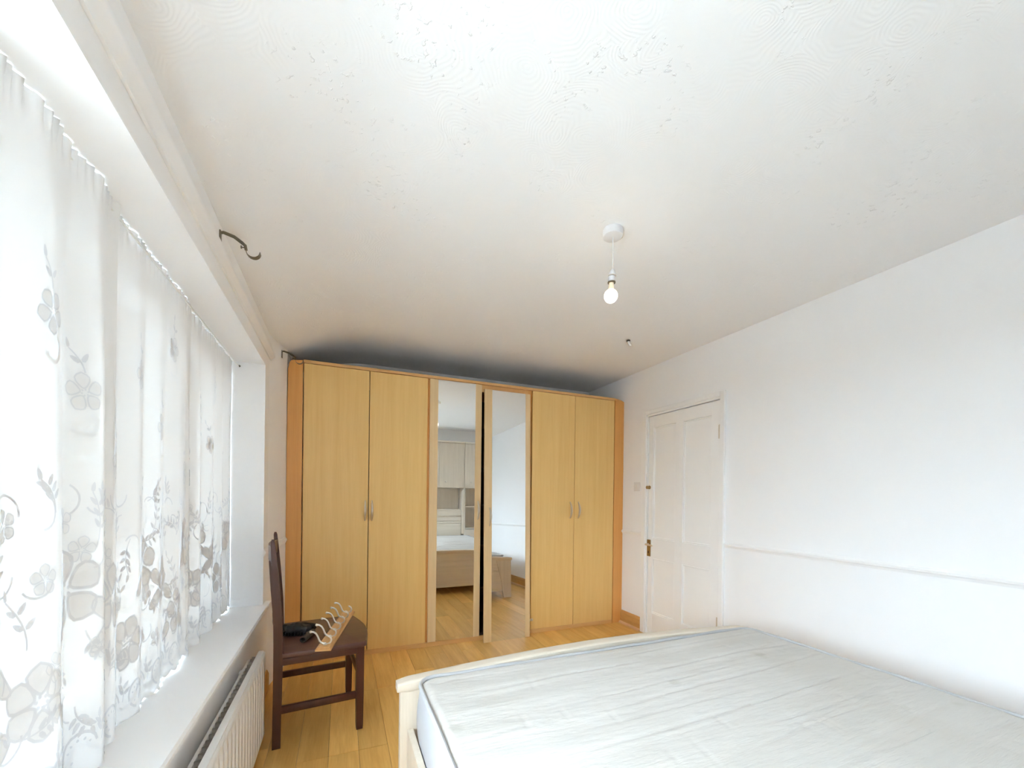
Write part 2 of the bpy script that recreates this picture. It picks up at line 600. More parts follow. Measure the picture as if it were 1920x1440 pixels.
# dado rails, picture rail, skirtings
dado = lambda s: [(0, -.022), (.004 * s, -.022), (.008 * s, -.010), (.013 * s, -.004), (.014 * s, .006), (.008 * s, .012), (.004 * s, .020), (0, .020)]
ZD = 0.890
for i, (a, b) in enumerate(((YB, 2.134), (3.008, D + .05))):
    bm = prism(BM(), [(XR + q[0], ZD + q[1]) for q in dado(-1)], 'Y', a, b)
    tag(obj('trim_%d' % (2 + i), bm, M['gloss']), kind='structure')
bm = prism(BM(), [(XL + q[0], .868 + q[1]) for q in dado(1)], 'Y', WY1 + .002, 2.935)
tag(obj('trim_4', bm, M['gloss']), kind='structure')
bm = BM()
pa, pb = Vector((XL, 2.935, 0)), Vector((-0.362, D, 0))
dv = (pb - pa).normalized()
nv = Vector((dv.y, -dv.x, 0))
A = [bm.verts.new(pa + nv * q[0] + Vector((0, 0, .872 + q[1]))) for q in dado(1)]
Bq = [bm.verts.new(pb - dv * .004 + nv * q[0] + Vector((0, 0, .892 + q[1]))) for q in dado(1)]
for k in range(len(A)):
    bm.faces.new((A[k], A[(k + 1) % len(A)], Bq[(k + 1) % len(A)], Bq[k]))
bm.faces.new(A)
bm.faces.new(Bq[::-1])
tag(obj('trim_5', bm, M['gloss']), kind='structure')
pr = [(XL, 2.052), (XL + .008, 2.052), (XL + .012, 2.064), (XL + .026, 2.072), (XL + .030, 2.086), (XL + .024, 2.098), (XL + .010, 2.100), (XL, 2.100)]
tag(obj('trim_6', prism(BM(), pr, 'Y', YB, 2.96), M['gloss'], smooth=True, ang=50), kind='structure')
for nm, a, b in (('baseboard_right', YB, 2.134), ('baseboard_right', 3.008, D + .02)):
    o = obj(nm, prism(BM(), [(XR, 0), (XR - .016, 0), (XR - .016, .098), (XR - .010, .112), (XR - .006, .122), (XR, .122)], 'Y', a, b), M['pine'])
    tag(o, kind='structure')
    bead = obj('floor_bead', prism(BM(), [(XR - .016, 0), (XR - .036, 0), (XR - .034, .010), (XR - .026, .017), (XR - .016, .020)], 'Y', a, b), M['pale_bead'], o)
o = obj('baseboard_left', prism(BM(), [(XL, 0), (XL + .016, 0), (XL + .016, .098), (XL + .006, .122), (XL, .122)], 'Y', YB, 2.935), M['pine'])
tag(o, kind='structure')

# ------------------------------------------------------------------ outside the window: paved ground and dark wall blocks, added to tune the light
tag(obj('ground', box(BM(), -60.0, XO - .12, -50, 70, -0.9, -0.6), plain('grey_paving', srgb(176, 176, 174), .8, noise=.08, nscale=3)), kind='structure')
bm = box(BM(), -7.6, -7.2, -14, 70, -0.6, 1.5)
box(bm, -7.66, -7.14, -14, 70, 1.5, 1.58)
box(bm, -14, -7.2, 8, 70, 1.58, 13.5)  # unseen tall block, added to darken what shows through the nets
tag(obj('wall_added_backdrop', bm, plain('dark_backdrop', srgb(62, 56, 54), .85, noise=.06, nscale=2)), kind='structure')
box_out = BM()
tag(obj('wall_outside', box(box_out, XO - .12, XO, -14, 18, -0.9, WZ0 - .02), M['wall_warm']), kind='structure')

# ------------------------------------------------------------------ window
win = thing('window_1', None, None, (XO, WY0, WZ0), kind='structure')
FX0, FX1 = -0.70, -0.635
obj('window_frame', box(BM(), FX0, FX1, WY0, WY0 + .05, WZ0, WZ1, .003), M['upvc'], win)
obj('window_frame', box(BM(), FX0, FX1, WY1 - .05, WY1, WZ0, WZ1, .003), M['upvc'], win)
obj('window_frame', box(BM(), FX0, FX1, WY0 + .05, WY1 - .05, WZ1 - .05, WZ1, .003), M['upvc'], win)
obj('window_frame', box(BM(), FX0, FX1, WY0 + .05, WY1 - .05, WZ0, WZ0 + .085, .003), M['upvc'], win)
muls = (0.38, 1.255, 2.05)
for my in muls:
    obj('mullion', box(BM(), FX0, FX1, my - .03, my + .03, WZ0 + .085, WZ1 - .05, .003), M['upvc'], win)
edges_y = [WY0 + .05] + [q for my in muls for q in (my - .03, my + .03)] + [WY1 - .05]
for i in range(4):
    a, b = edges_y[2 * i] + .004, edges_y[2 * i + 1] - .004
    z0, z1 = WZ0 + .089, WZ1 - .054
    bm = BM()
    sx0, sx1 = FX0 + .01, FX1 + .014
    box(bm, sx0, sx1, a, a + .055, z0, z1, .004)
    box(bm, sx0, sx1, b - .055, b, z0, z1, .004)
    box(bm, sx0, sx1, a + .055, b - .055, z1 - .055, z1, .004)
    box(bm, sx0, sx1, a + .055, b - .055, z0, z0 + .055, .004)
    sash = obj('sash', bm, M['upvc'], win)
    bm = BM()
    box(bm, -.672, -.668, a + .05, b - .05, z0 + .05, z1 - .05)
    obj('pane', bm, M['glass'], sash)
    if i in (1, 2):
        hy = b - .03 if i == 1 else a + .03
        bm = BM()
        box(bm, sx1, sx1 + .012, hy - .014, hy + .014, 1.27, 1.33, .003)
        box(bm, sx1 + .012, sx1 + .03, hy - .01, hy + .09 if i == 2 else hy + .01, 1.292, 1.312, .004)
        obj('window_handle', bm, M['upvc'], sash)
bm = lathe(BM(), [(.0, 0), (.010, .001), (.012, .006), (.010, .012), (.003, .014), (.0025, .05), (.001, .06)], (0, 0, 0), 12, 'Y')
for v in bm.verts:
    v.co += Vector((-.60, 1.335, 1.286))
obj('latch_pin', bm, M['bronze'], win, True)
sill = [(-.70, WZ0 + .004), (-.392, WZ0 + .004), (-.386, WZ0 + .010), (-.386, WZ0 + .022), (-.392, WZ0 + .0285), (-.70, WZ0 + .0285)]
bm = prism(BM(), sill, 'Y', WY0 + .001, WY1 - .001)
box(bm, XL + .0005, -.388, WY1 - .001, 2.885, WZ0 + .004, WZ0 + .0285, .003)
obj('window_sill', bm, M['gloss'], win)

# ------------------------------------------------------------------ door in the right wall
door = thing('door_1', None, None, (XR, DY0, 0), kind='structure')
arch = lambda w: None
bm = BM()
box(bm, XR - .022, XR, DY0 - .042, DY0 - .004, 0, DZ + .05, .005)
box(bm, XR - .014, XR, DY0 - .010, DY0 + .004, 0, DZ + .004, .002)
obj('door_frame', bm, M['gloss'], door)
bm = BM()
box(bm, XR - .022, XR, DY1 + .012, DY1 + .064, 0, DZ + .05, .005)
box(bm, XR - .012, XR, DY1 - .004, DY1 + .014, 0, DZ + .004, .002)
obj('door_frame', bm, M['gloss'], door)
bm = BM()
box(bm, XR - .022, XR, DY0 - .004, DY1 + .012, DZ + .012, DZ + .05, .005)
box(bm, XR - .012, XR, DY0, DY1, DZ - .004, DZ + .014, .002)
obj('door_frame', bm, M['gloss'], door)
bm = BM()
box(bm, XR + .05, XR + .12, DY0 - .001, DY0 + .02, 0, DZ)
box(bm, XR + .05, XR + .12, DY1 - .02, DY1 + .001, 0, DZ)
box(bm, XR + .05, XR + .12, DY0, DY1, DZ - .02, DZ + .001)
obj('door_stop', bm, M['gloss'], door)
LX0, LX1 = XR - .002, XR + .036
LY0, LY1, LZ0, LZ1 = DY0 + .006, DY1 - .008, 0.006, DZ - .008
for nm, a in (('door_stile', (LY0, 2.262, LZ0, LZ1)), ('door_stile', (2.880, LY1, LZ0, LZ1)), ('door_stile', (2.534, 2.618, LZ0, LZ1)),
              ('door_rail', (2.262, 2.880, 1.842, LZ1 - .0005)), ('door_rail', (2.262, 2.880, .686, .862)), ('door_rail', (2.262, 2.880, LZ0 + .0005, .200))):
    bxo = .0006 if nm == 'door_rail' else 0
    obj(nm, box(BM(), LX0 + bxo, LX1, a[0], a[1], a[2], a[3], .0025), M['gloss'], door)
for (a, b) in ((2.262, 2.534), (2.618, 2.880)):
    for (z0, z1) in ((.862, 1.842), (.200, .686)):
        bm = box(BM(), LX0 + .011, LX1 - .008, a - .002, b + .002, z0 - .002, z1 + .002)
        pn = obj('door_panel', bm, M['gloss'], door)
        mb = BM()
        for (q0, q1, s0, s1) in ((a, b, z1 - .012, z1), (a, b, z0, z0 + .012), (a, a + .012, z0 + .012, z1 - .012), (b - .012, b, z0 + .012, z1 - .012)):
            box(mb, LX0 + .004, LX0 + .014, q0, q1, s0, s1, .004)
        obj('panel_moulding', mb, M['gloss'], pn)
hy = 2.920
hp = obj('door_handle', box(BM(), LX0 - .006, LX0, hy - .022, hy + .022, .698, .846, .002), M['brass'], door)
bm = tube(BM(), [(LX0 - .004, hy, .806), (LX0 - .040, hy, .806), (LX0 - .046, hy - .008, .806), (LX0 - .046, hy - .095, .802)], [.008, .008, .009, .007], 10)
obj('lever', bm, M['steel'], hp, True)
bm = BM()
box(bm, LX0 - .0075, LX0 - .0055, hy - .004, hy + .004, .725, .745)
obj('keyhole', bm, M['black'], hp)
bm = lathe(BM(), [(.016, 0), (.016, -.006), (.008, -.010), (.008, -.018), (.014, -.022), (.015, -.030), (.009, -.036), (0, -.037)], (LX0, 2.952 - .03, 1.313), 18, 'X')
obj('latch_knob', bm, M['brass'], door, True)
for hz in (1.71, .30):
    bm = tube(BM(), [(LX0 - .006, DY0 + .004, hz - .052), (LX0 - .006, DY0 + .004, hz + .052)], .0065, 10)
    box(bm, LX0 - .0035, LX0 - .0005, DY0 - .004, DY0 + .020, hz - .05, hz + .05)
    obj('hinge', bm, M['steel'], door, True)

# light switch beside the door
sw = thing('light_switch', 'square white light switch on the wall between wardrobe and door', 'switch', (XR, 3.087, 1.323))
bx('switch_plate', M['plastic'], sw, XR - .009, XR - .0002, 3.045, 3.129, 1.281, 1.365, .003)
bx('rocker', M['plastic'], sw, XR - .013, XR - .0085, 3.080, 3.094, 1.310, 1.336, .0015)


# ------------------------------------------------------------------ fitted wardrobes
def bow_handle(parent, xc, yf, zc, h=.150):
    """slim arched pull with two feet"""
    pts = []
    n = 14
    for i in range(n + 1):
        t = i / n
        a = t * PI
        pts.append((xc, yf - .001 - .030 * math.sin(a) ** .8, zc + (t - .5) * h))
    rad = [.004 + .005 * math.sin(PI * i / n) for i in range(n + 1)]
    return obj('handle', tube(BM(), pts, rad, 10, flat=1.5), M['steel'], parent, True)


ZT, ZB, ZTOP = 2.155, 0.037, 2.181
TH = .018


def wardrobe(label, x0, x1, doors, shelves, group):
    w = thing('wardrobe', label, 'wardrobe', ((x0 + x1) / 2, D + .3, 0), group=group)
    yb = YF - .01
    yf = D + TH + .001
    bx('side_panel', [M['beech_o'] if x0 > 0 else M['beech']], w, x0, x0 + .018, yf, yb, 0, ZTOP - .022, .001)
    bx('side_panel', [M['beech_o']], w, x1 - .018, x1, yf, yb, 0, ZTOP - .022, .001)
    bx('top_panel', [M['beech_h']], w, x0, x1, D - .002, yb, ZTOP - .022, ZTOP, .0015)
    bx('dark_top_sheet', [M['dark_in']], w, x0 + .004, x1 - .004, D + .03, yb, ZTOP + .0005, ZTOP + .006)  # dark sheet added on top to deepen the shade above the wardrobe
    bx('base_panel', [M['dark_in']], w, x0 + .018, x1 - .018, yf, yb, .037, .055)
    bx('back_panel', [M['dark_in']], w, x0 + .018, x1 - .018, yb - .006, yb, .055, ZTOP - .022)
    bx('plinth', [M['beech_h']], w, x0, x1, D + .006, D + TH, 0, .034, .001)
    for z in shelves:
        bx('shelf', [M['dark_in']], w, x0 + .018, x1 - .018, yf + .03, yb - .006, z, z + .018)
    for d in doors:
        a, b, hx, mir = d
        if not mir:
            dr = bx('door', M['beech'], w, a, b, D, D + TH, ZB, ZT, .0012)
        else:
            dr = mirror_leaf(w, a, b)
        bow_handle(dr, hx, D, 1.098)
    return w


def mirror_leaf(w, a, b):
    dr = bx('door', M['beech_p'], w, a, b, D + .005, D + TH, ZB, ZT, .001)
    sl, sr_ = (.066, .054)
    s1 = bx('door_stile', M['beech_p'], dr, a, a + sl, D - .002, D + .006, ZB, ZT, .0015)
    s2 = bx('door_stile', M['beech_p'], dr, b - sr_, b, D - .002, D + .006, ZB, ZT, .0015)
    bx('mirror', M['mirror'], dr, a + sl, b - sr_, D + .0005, D + .0049, ZB + .001, ZT - .001)
    return dr


GW = 'run of beech wardrobes'
wardrobe('beech wardrobe with two plain doors nearest the window, behind the chair', -.258, .642,
         [(-.252, .189, .168, False), (.194, .631, .217, False)], (), GW)
mw = wardrobe('middle beech wardrobe with one mirrored door shut and its other doorway open', .642, 1.542,
         [(.650, 1.086, 1.060, True)], (.42, .78, 1.12, 1.46, 1.80), GW)
wardrobe('beech wardrobe with two plain doors nearest the white panelled door', 1.542, 2.442,
         [(1.560, 1.995, 1.953, False), (1.999, 2.436, 2.040, False)], (), GW)

bx('top_rail', M['beech_h'], mw, 1.092, 1.540, D + .0195, D + .036, 2.098, ZTOP - .0225)
fl = obj('filler_panel', prism(BM(), [(-.262, 0), (-.262, ZTOP - .004), (-.335, ZTOP - .012), (-.348, ZTOP - .030), (-.356, ZTOP - .075), (-.360, 1.6), (-.361, 0)], 'Y', D + .004, D + .02), M['beech_o'])
tag(fl, 'narrow orange-brown filler strip between wardrobe and window-side wall', 'filler panel')
fr_ = obj('filler_panel', prism(BM(), [(2.446, 0), (2.446, ZTOP - .002), (2.520, ZTOP - .014), (2.551, ZTOP - .028), (2.551, 0)], 'Y', D + .004, D + .02), M['beech_o'])
tag(fr_, 'narrow orange-brown filler strip between wardrobe and light switch wall', 'filler panel')

# mirrored door off its hinges, standing on the floor and leaning on the middle wardrobe
ld = thing('mirror_door', 'mirrored wardrobe door standing loose on the floor, leaning against the wardrobe', 'door', (1.315, 3.222, 0.0))
ld.rotation_euler = (math.radians(-1.25), 0, math.radians(1.2))
LH, LW = 2.116, .424
hw = LW / 2
obj('backing_board', box(BM(), -hw, hw, .006, .018, 0, LH, .001), M['beech_p'], ld, local=True)
obj('door_stile', box(BM(), -hw, -hw + .066, 0, .006, 0, LH, .0015), M['beech_p'], ld, local=True)
obj('door_stile', box(BM(), hw - .046, hw, 0, .006, 0, LH, .0015), M['beech_p'], ld, local=True)
obj('mirror', box(BM(), -hw + .066, hw - .046, .0015, .0059, .001, LH - .001), M['mirror'], ld, local=True)
bm = BM()
n = 14
tube(bm, [(-hw + .046, -.001 - .030 * math.sin(PI * i / n) ** .8, 1.045 + (i / n - .5) * .15) for i in range(n + 1)], [.004 + .005 * math.sin(PI * i / n) for i in range(n + 1)], 10, flat=1.5)
obj('handle', bm, M['steel'], ld, True, True)
bm = lathe(BM(), [(.012, 0), (.012, .005), (.005, .006), (.005, .016)], (0, 0, 0), 12, 'X')
for v in bm.verts:
    v.co += Vector((hw, .012, .14))
box(bm, hw + .006, hw + .032, .006, .018, .132, .150, .002)
obj('hinge', bm, M['steel'], ld, True, True)

# ------------------------------------------------------------------ pendant light
pd = thing('pendant_light', 'bare lit bulb hanging from a white ceiling rose', 'light', (1.088, 1.500, ZC))
px, py = 1.088, 1.500
bm = lathe(BM(), [(.0, -.034), (.037, -.034), (.042, -.030), (.043, -.004), (.0425, 0.0005)], (px, py, ZC), 32)
rose = obj('ceiling_rose', bm, M['plastic'], pd, True)
bm = BM()
box(bm, px + .0415, px + .046, py - .010, py + .010, ZC - .028, ZC - .006, .002)
obj('cable_entry', bm, plain('aged_cream_plastic', srgb(206, 190, 150), .5), rose)
obj('flex', tube(BM(), [(px, py, ZC - .032), (px + .003, py, ZC - .10), (px + .001, py, ZC - .178)], .0026, 8), M['plastic'], pd, True)
bm = lathe(BM(), [(.003, -.172), (.008, -.176), (.014, -.190), (.0155, -.197), (.0155, -.200)], (px, py, ZC), 20)
hold = obj('lamp_holder', bm, M['plastic'], pd, True)
bm = lathe(BM(), [(.012, -.1995), (.0175, -.2005), (.0175, -.2035), (.012, -.2045)], (px - .001, py, ZC), 20)
obj('metal_ring', bm, M['steel'], hold, True)
bm = lathe(BM(), [(.012, -.204), (.0155, -.2055), (.0160, -.227), (.0145, -.2285)], (px - .002, py, ZC), 20)
obj('holder_skirt', bm, M['plastic'], hold, True)
bm = lathe(BM(), [(.0135, -.228), (.0170, -.2295), (.0170, -.2335), (.0125, -.2345)], (px - .003, py, ZC), 20)
obj('metal_ring', bm, M['bronze'], hold, True)
bm = lathe(BM(), [(.0105, -.233), (.0110, -.250), (.0135, -.266)], (px - .0045, py, ZC), 20)
obj('bulb_neck', bm, plain('cream_bulb_collar', srgb(240, 228, 206), .4), pd, True)
R = .0290
cz = -.291
profb = []
for i in range(1, 16):
    a = PI / 2 - .42 - (i - 1) / 14.0 * (PI - .42)
    profb.append((R * math.cos(a), cz + R * math.sin(a)))
bm = lathe(BM(), profb, (px - .006, py, ZC), 28)
obj('bulb', bm, M['bulb'], pd, True)

# small fixing left in the ceiling
ch = thing('ceiling_hook', 'small metal fixing sticking out of the ceiling by the wardrobe', 'hook', (1.965, 2.50, ZC))
bm = tube(BM(), [(1.965, 2.50, ZC + .001), (1.965, 2.50, ZC - .010)], .014, 12)
obj('base_plate', bm, M['black_tube'], ch, True)
bm = tube(BM(), [(1.965, 2.50, ZC - .008), (1.974, 2.495, ZC - .030), (1.985, 2.492, ZC - .040)], [.010, .011, .010], 12)
obj('hook_stub', bm, M['chrome'], ch, True)


# ------------------------------------------------------------------ curtain pole brackets
def bracket(label, y, z, rz=0.0):
    t = thing('curtain_bracket', label, 'bracket', (XL, y, z), rz, group='curtain pole brackets')
    obj('wall_plate', box(BM(), .0002, .005, -.010, .010, -.046, .004, .002), M['bronze'], t, True, True)
    ar = obj('arm', tube(BM(), [(.003, 0, -.003), (.012, 0, .000), (.045, 0, -.008), (.070, 0, -.024), (.080, 0, -.032), (.083, 0, -.048)], [.005, .0055, .006, .006, .0055, .005], 10), M['bronze'], t, True, True)
    pts = []
    for i in range(15):
        a = math.radians(178 + 180 * i / 14)
        pts.append((.106 + .024 * math.cos(a), 0, -.050 + .024 * math.sin(a)))
    bm = BM()
    for k, (xx, yy, zz) in enumerate(pts[:-1]):
        x2, _, z2 = pts[k + 1]
        w1, w2 = .007 + .004 * k / 13, .007 + .004 * (k + 1) / 13
        v = [bm.verts.new(c) for c in ((xx, -w1, zz), (xx, w1, zz), (x2, w2, z2), (x2, -w2, z2))]
        bm.faces.new(v)
    bmesh.ops.remove_doubles(bm, verts=bm.verts[:], dist=1e-5)
    r = bmesh.ops.solidify(bm, geom=bm.faces[:], thickness=.002)
    obj('cradle', bm, M['bronze'], t, True, True)
    obj('thumb_screw', tube(BM(), [(.083, 0, -.040), (.070, 0, -.040), (.069, 0, -.040), (.066, 0, -.040)], [.002, .002, .006, .006], 8), M['bronze'], ar, True, True)
    return t


bracket('bronze curtain pole bracket above the middle of the net curtains', 1.802, 2.174)
b2 = bracket('bronze curtain pole bracket in the corner beside the wardrobe top', 3.165, 2.182)
b2.location.x = -0.381

# ------------------------------------------------------------------ radiator under the window
RX0, RX1, RY0, RY1, RZ0, RZ1 = -.402, -.330, .42, 2.288, .045, .458
rad = thing('radiator', 'white ribbed panel radiator under the window sill', 'radiator', (RX1, (RY0 + RY1) / 2, 0))
bm = BM()
pitch_ = .0520
n = int((RY1 - RY0 - .04) / pitch_)
ys = [(RY0, 0), (RY0 + .006, .011)]
y = RY0 + .02
for i in range(n):
    ys += [(y, .000), (y + .007, .015), (y + .036, .015), (y + .043, .000)]
    y += pitch_
ys += [(RY1 - .006, .011), (RY1, 0)]
zl = [(RZ0, -.006, 0), (RZ0 + .012, .004, 0), (RZ0 + .035, .004, 1), (RZ1 - .05, .004, 1), (RZ1 - .03, .004, 0), (RZ1 - .008, .004, 0), (RZ1, -.006, 0)]
grid = [[bm.verts.new((RX1 - .016 + (dx if f else .011) + off, yy, zz)) for (yy, dx) in ys] for (zz, off, f) in zl]
for a, b in zip(grid, grid[1:]):
    for k in range(len(ys) - 1):
        bm.faces.new((a[k], a[k + 1], b[k + 1], b[k]))
obj('front_panel', bm, M['radiator'], rad, True, ang=60)
bx('top_edge', M['radiator'], rad, RX1 - .030, RX1 - .006, RY0, RY1, RZ1 - .012, RZ1 + .002, .004, True)
bx('back_panel', M['radiator'], rad, RX0, RX0 + .012, RY0 + .01, RY1 - .01, RZ0 + .01, RZ1 - .03, .003)
bx('end_cap', M['radiator'], rad, RX0 + .004, RX1 - .012, RY1 - .006, RY1, RZ0 + .01, RZ1 - .06, .002)
bm = BM()
y = RY0 + .02
k = 0
pts = []
while y < RY1 - .02:
    pts.append((RX1 - .020 if k % 4 in (0, 1) else RX1 - .052, y))
    y += .006 if k % 2 == 0 else .012
    k += 1
lo = [bm.verts.new((p[0], p[1], RZ0 + .03)) for p in pts]
hi = [bm.verts.new((p[0], p[1], RZ1 - .012)) for p in pts]
for k in range(len(pts) - 1):
    bm.faces.new((lo[k], lo[k + 1], hi[k + 1], hi[k]))
tag(obj('convector_fins', bm, M['fins'], rad), kind='stuff')
for yy in (RY0 + .08, RY1 - .10):
    obj('wall_bracket', box(BM(), XL + .001, RX0 + .002, yy - .02, yy + .02, .12, RZ1 - .05, .001), M['radiator'], rad)
obj('pipe', tube(BM(), [(RX0 + .03, RY0 + .02, .001), (RX0 + .03, RY0 + .02, .10)], .0075, 10), M['radiator'], rad, True)
obj('pipe', tube(BM(), [(RX0 + .03, RY1 - .03, .001), (RX0 + .03, RY1 - .03, .10)], .0075, 10), M['radiator'], rad, True)

# ------------------------------------------------------------------ net curtains
ZTOPC = 1.9695
sm = lambda t: max(0, min(1, t)) ** 2 * (3 - 2 * max(0, min(1, t)))


class Net:
    def __init__(s, ya, yb, seed, lam=.165, drift=0.0, xc=-.552):
        s.xc = xc
        s.ya, s.yb, s.F = ya, yb, 1.55
        s.S = (yb - ya) * s.F
        s.r = random.Random(seed)
        s.w = [(s.r.uniform(.3, .9), s.r.uniform(2.0, 7.0), s.r.uniform(0, 6.28)) for _ in range(4)]
        s.lam = lam * s.F
        s.drift = drift
        s.seed = seed

    def hem(s, q):
        return .578 - .014 * abs(math.sin(PI * q / .075)) + .012 * math.sin(q * 2.3 + s.seed)

    def at(s, q, z, off=0.0):
        d = ZTOPC - z
        ph = 2 * PI * q / s.lam + sum(a * math.sin(f * q + p) for a, f, p in s.w) + .35 * math.sin(1.7 * z + 3 * q + s.seed)
        amp = .30 + .70 * sm(d / .55)
        amp *= .75 + .35 * math.sin(q * 1.9 + s.seed * 2)
        A, B = .020 * amp, .006 * amp
        x = s.xc + A * math.sin(ph)
        y = s.ya + q / s.F + B * math.sin(2 * ph + .5)
        hd = 1 - sm(d / .07)
        x += .006 * hd * math.sin(q * 150 + 2 * math.sin(q * 37))
        y += .003 * hd * math.sin(q * 190)
        if s.drift:
            y += s.drift * (1 - math.exp(-d / .22)) * max(0, 1 - q / (.45 * s.S))
        nx, ny = 1.0, 0.0
        if off:
            e = .004
            p1 = s.at(q - e, z)
            p2 = s.at(q + e, z)
            tx, ty = p2[0] - p1[0], p2[1] - p1[1]
            l = math.hypot(tx, ty) or 1
            nx, ny = ty / l, -tx / l
        return (x + nx * off, y + ny * off, z)


def patch(bm, net, outline, mi, rings=2, off=.0012):
    """map a flat shape given in fabric coordinates onto the hanging net"""
    cx = sum(p[0] for p in outline) / len(outline)
    cz = sum(p[1] for p in outline) / len(outline)
    if not (0.02 < cx < net.S - .02):
        return
    cl = lambda q: max(.004, min(net.S - .004, q))
    prev = None
    c = bm.verts.new(net.at(cl(cx), cz, off))
    n = len(outline)
    for r in range(1, rings + 1):
        t = r / rings
        ring = [bm.verts.new(net.at(cl(cx + (px_ - cx) * t), cz + (pz - cz) * t, off)) for px_, pz in outline]
        for k in range(n):
            if prev is None:
                f = bm.faces.new((c, ring[k], ring[(k + 1) % n]))
            else:
                f = bm.faces.new((prev[k], ring[k], ring[(k + 1) % n], prev[(k + 1) % n]))
            f.material_index = mi
        prev = ring


def ribbon(bm, net, pts, w, mi, off=.0016, closed=False):
    cl = lambda q: max(.004, min(net.S - .004, q))
    if not (0.01 < pts[0][0] < net.S - .01):
        return
    n = len(pts)
    L_, R_ = [], []
    for k, (a, b) in enumerate(pts):
        p0 = pts[(k - 1) % n] if closed else pts[max(k - 1, 0)]
        p1 = pts[(k + 1) % n] if closed else pts[min(k + 1, n - 1)]
        dx, dz = p1[0] - p0[0], p1[1] - p0[1]
        l = math.hypot(dx, dz) or 1
        ww = w / 2
        L_.append(bm.verts.new(net.at(cl(a - dz / l * ww), b + dx / l * ww, off)))
        R_.append(bm.verts.new(net.at(cl(a + dz / l * ww), b - dx / l * ww, off)))
    for k in range(n if closed else n - 1):
        j = (k + 1) % n
        f = bm.faces.new((L_[k], L_[j], R_[j], R_[k]))
        f.material_index = mi


def leaf_outline(cx, cz, ang, ln, wd, n=10):
    o = []
    for k in range(n):
        a = 2 * PI * k / n
        u = math.cos(a)
        v = math.sin(a) * (1 - .35 * u)
        px_, pz = u * ln / 2, v * wd / 2
        o.append((cx + px_ * math.cos(ang) - pz * math.sin(ang), cz + px_ * math.sin(ang) + pz * math.cos(ang)))
    return o


def petal_outline(cx, cz, ang, r, wd, n=12):
    o = []
    for k in range(n):
        t = k / n * 2 * PI
        u = .5 - .5 * math.cos(t)
        v = math.sin(t) * (.35 + .65 * u)
        if abs(t - PI) < .3:
            u += .08
        px_, pz = r * (.22 + .78 * u), wd / 2 * v
        o.append((cx + px_ * math.cos(ang) - pz * math.sin(ang), cz + px_ * math.sin(ang) + pz * math.cos(ang)))
    return o


def flower(bm, net, cx, cz, r, rot, np_=5):
    for k in range(np_):
        a = rot + 2 * PI * k / np_
        ol = petal_outline(cx, cz, a, r, r * 1.02)
        patch(bm, net, ol, 0)
        ribbon(bm, net, ol, r * .085, 1, closed=True)
    for k in range(6):
        a = rot + 2 * PI * k / 6 + .3
        patch(bm, net, leaf_outline(cx + r * .17 * math.cos(a), cz + r * .17 * math.sin(a), a, r * .13, r * .10, 6), 1, 1, .002)


def sprig(bm, net, cx, cz, ang, ln, nl=3):
    """a stem with paired leaves"""
    st = []
    for k in range(7):
        t = k / 6
        a = ang + .5 * (t - .5)
        st.append((cx + ln * t * math.cos(a), cz + ln * t * math.sin(a)))
    ribbon(bm, net, st, .0035, 1)
    for k in range(nl):
        t = .35 + .6 * k / nl
        a = ang + .5 * (t - .5)
        bx_, bz = cx + ln * t * math.cos(a), cz + ln * t * math.sin(a)
        for s in (-1, 1):
            la = a + s * .85
            patch(bm, net, leaf_outline(bx_ + .016 * math.cos(la), bz + .016 * math.sin(la), la, .026, .011, 8), 1, 1, .0018)
    patch(bm, net, leaf_outline(st[-1][0] + .012 * math.cos(ang), st[-1][1] + .012 * math.sin(ang), ang, .024, .011, 8), 1, 1, .0018)


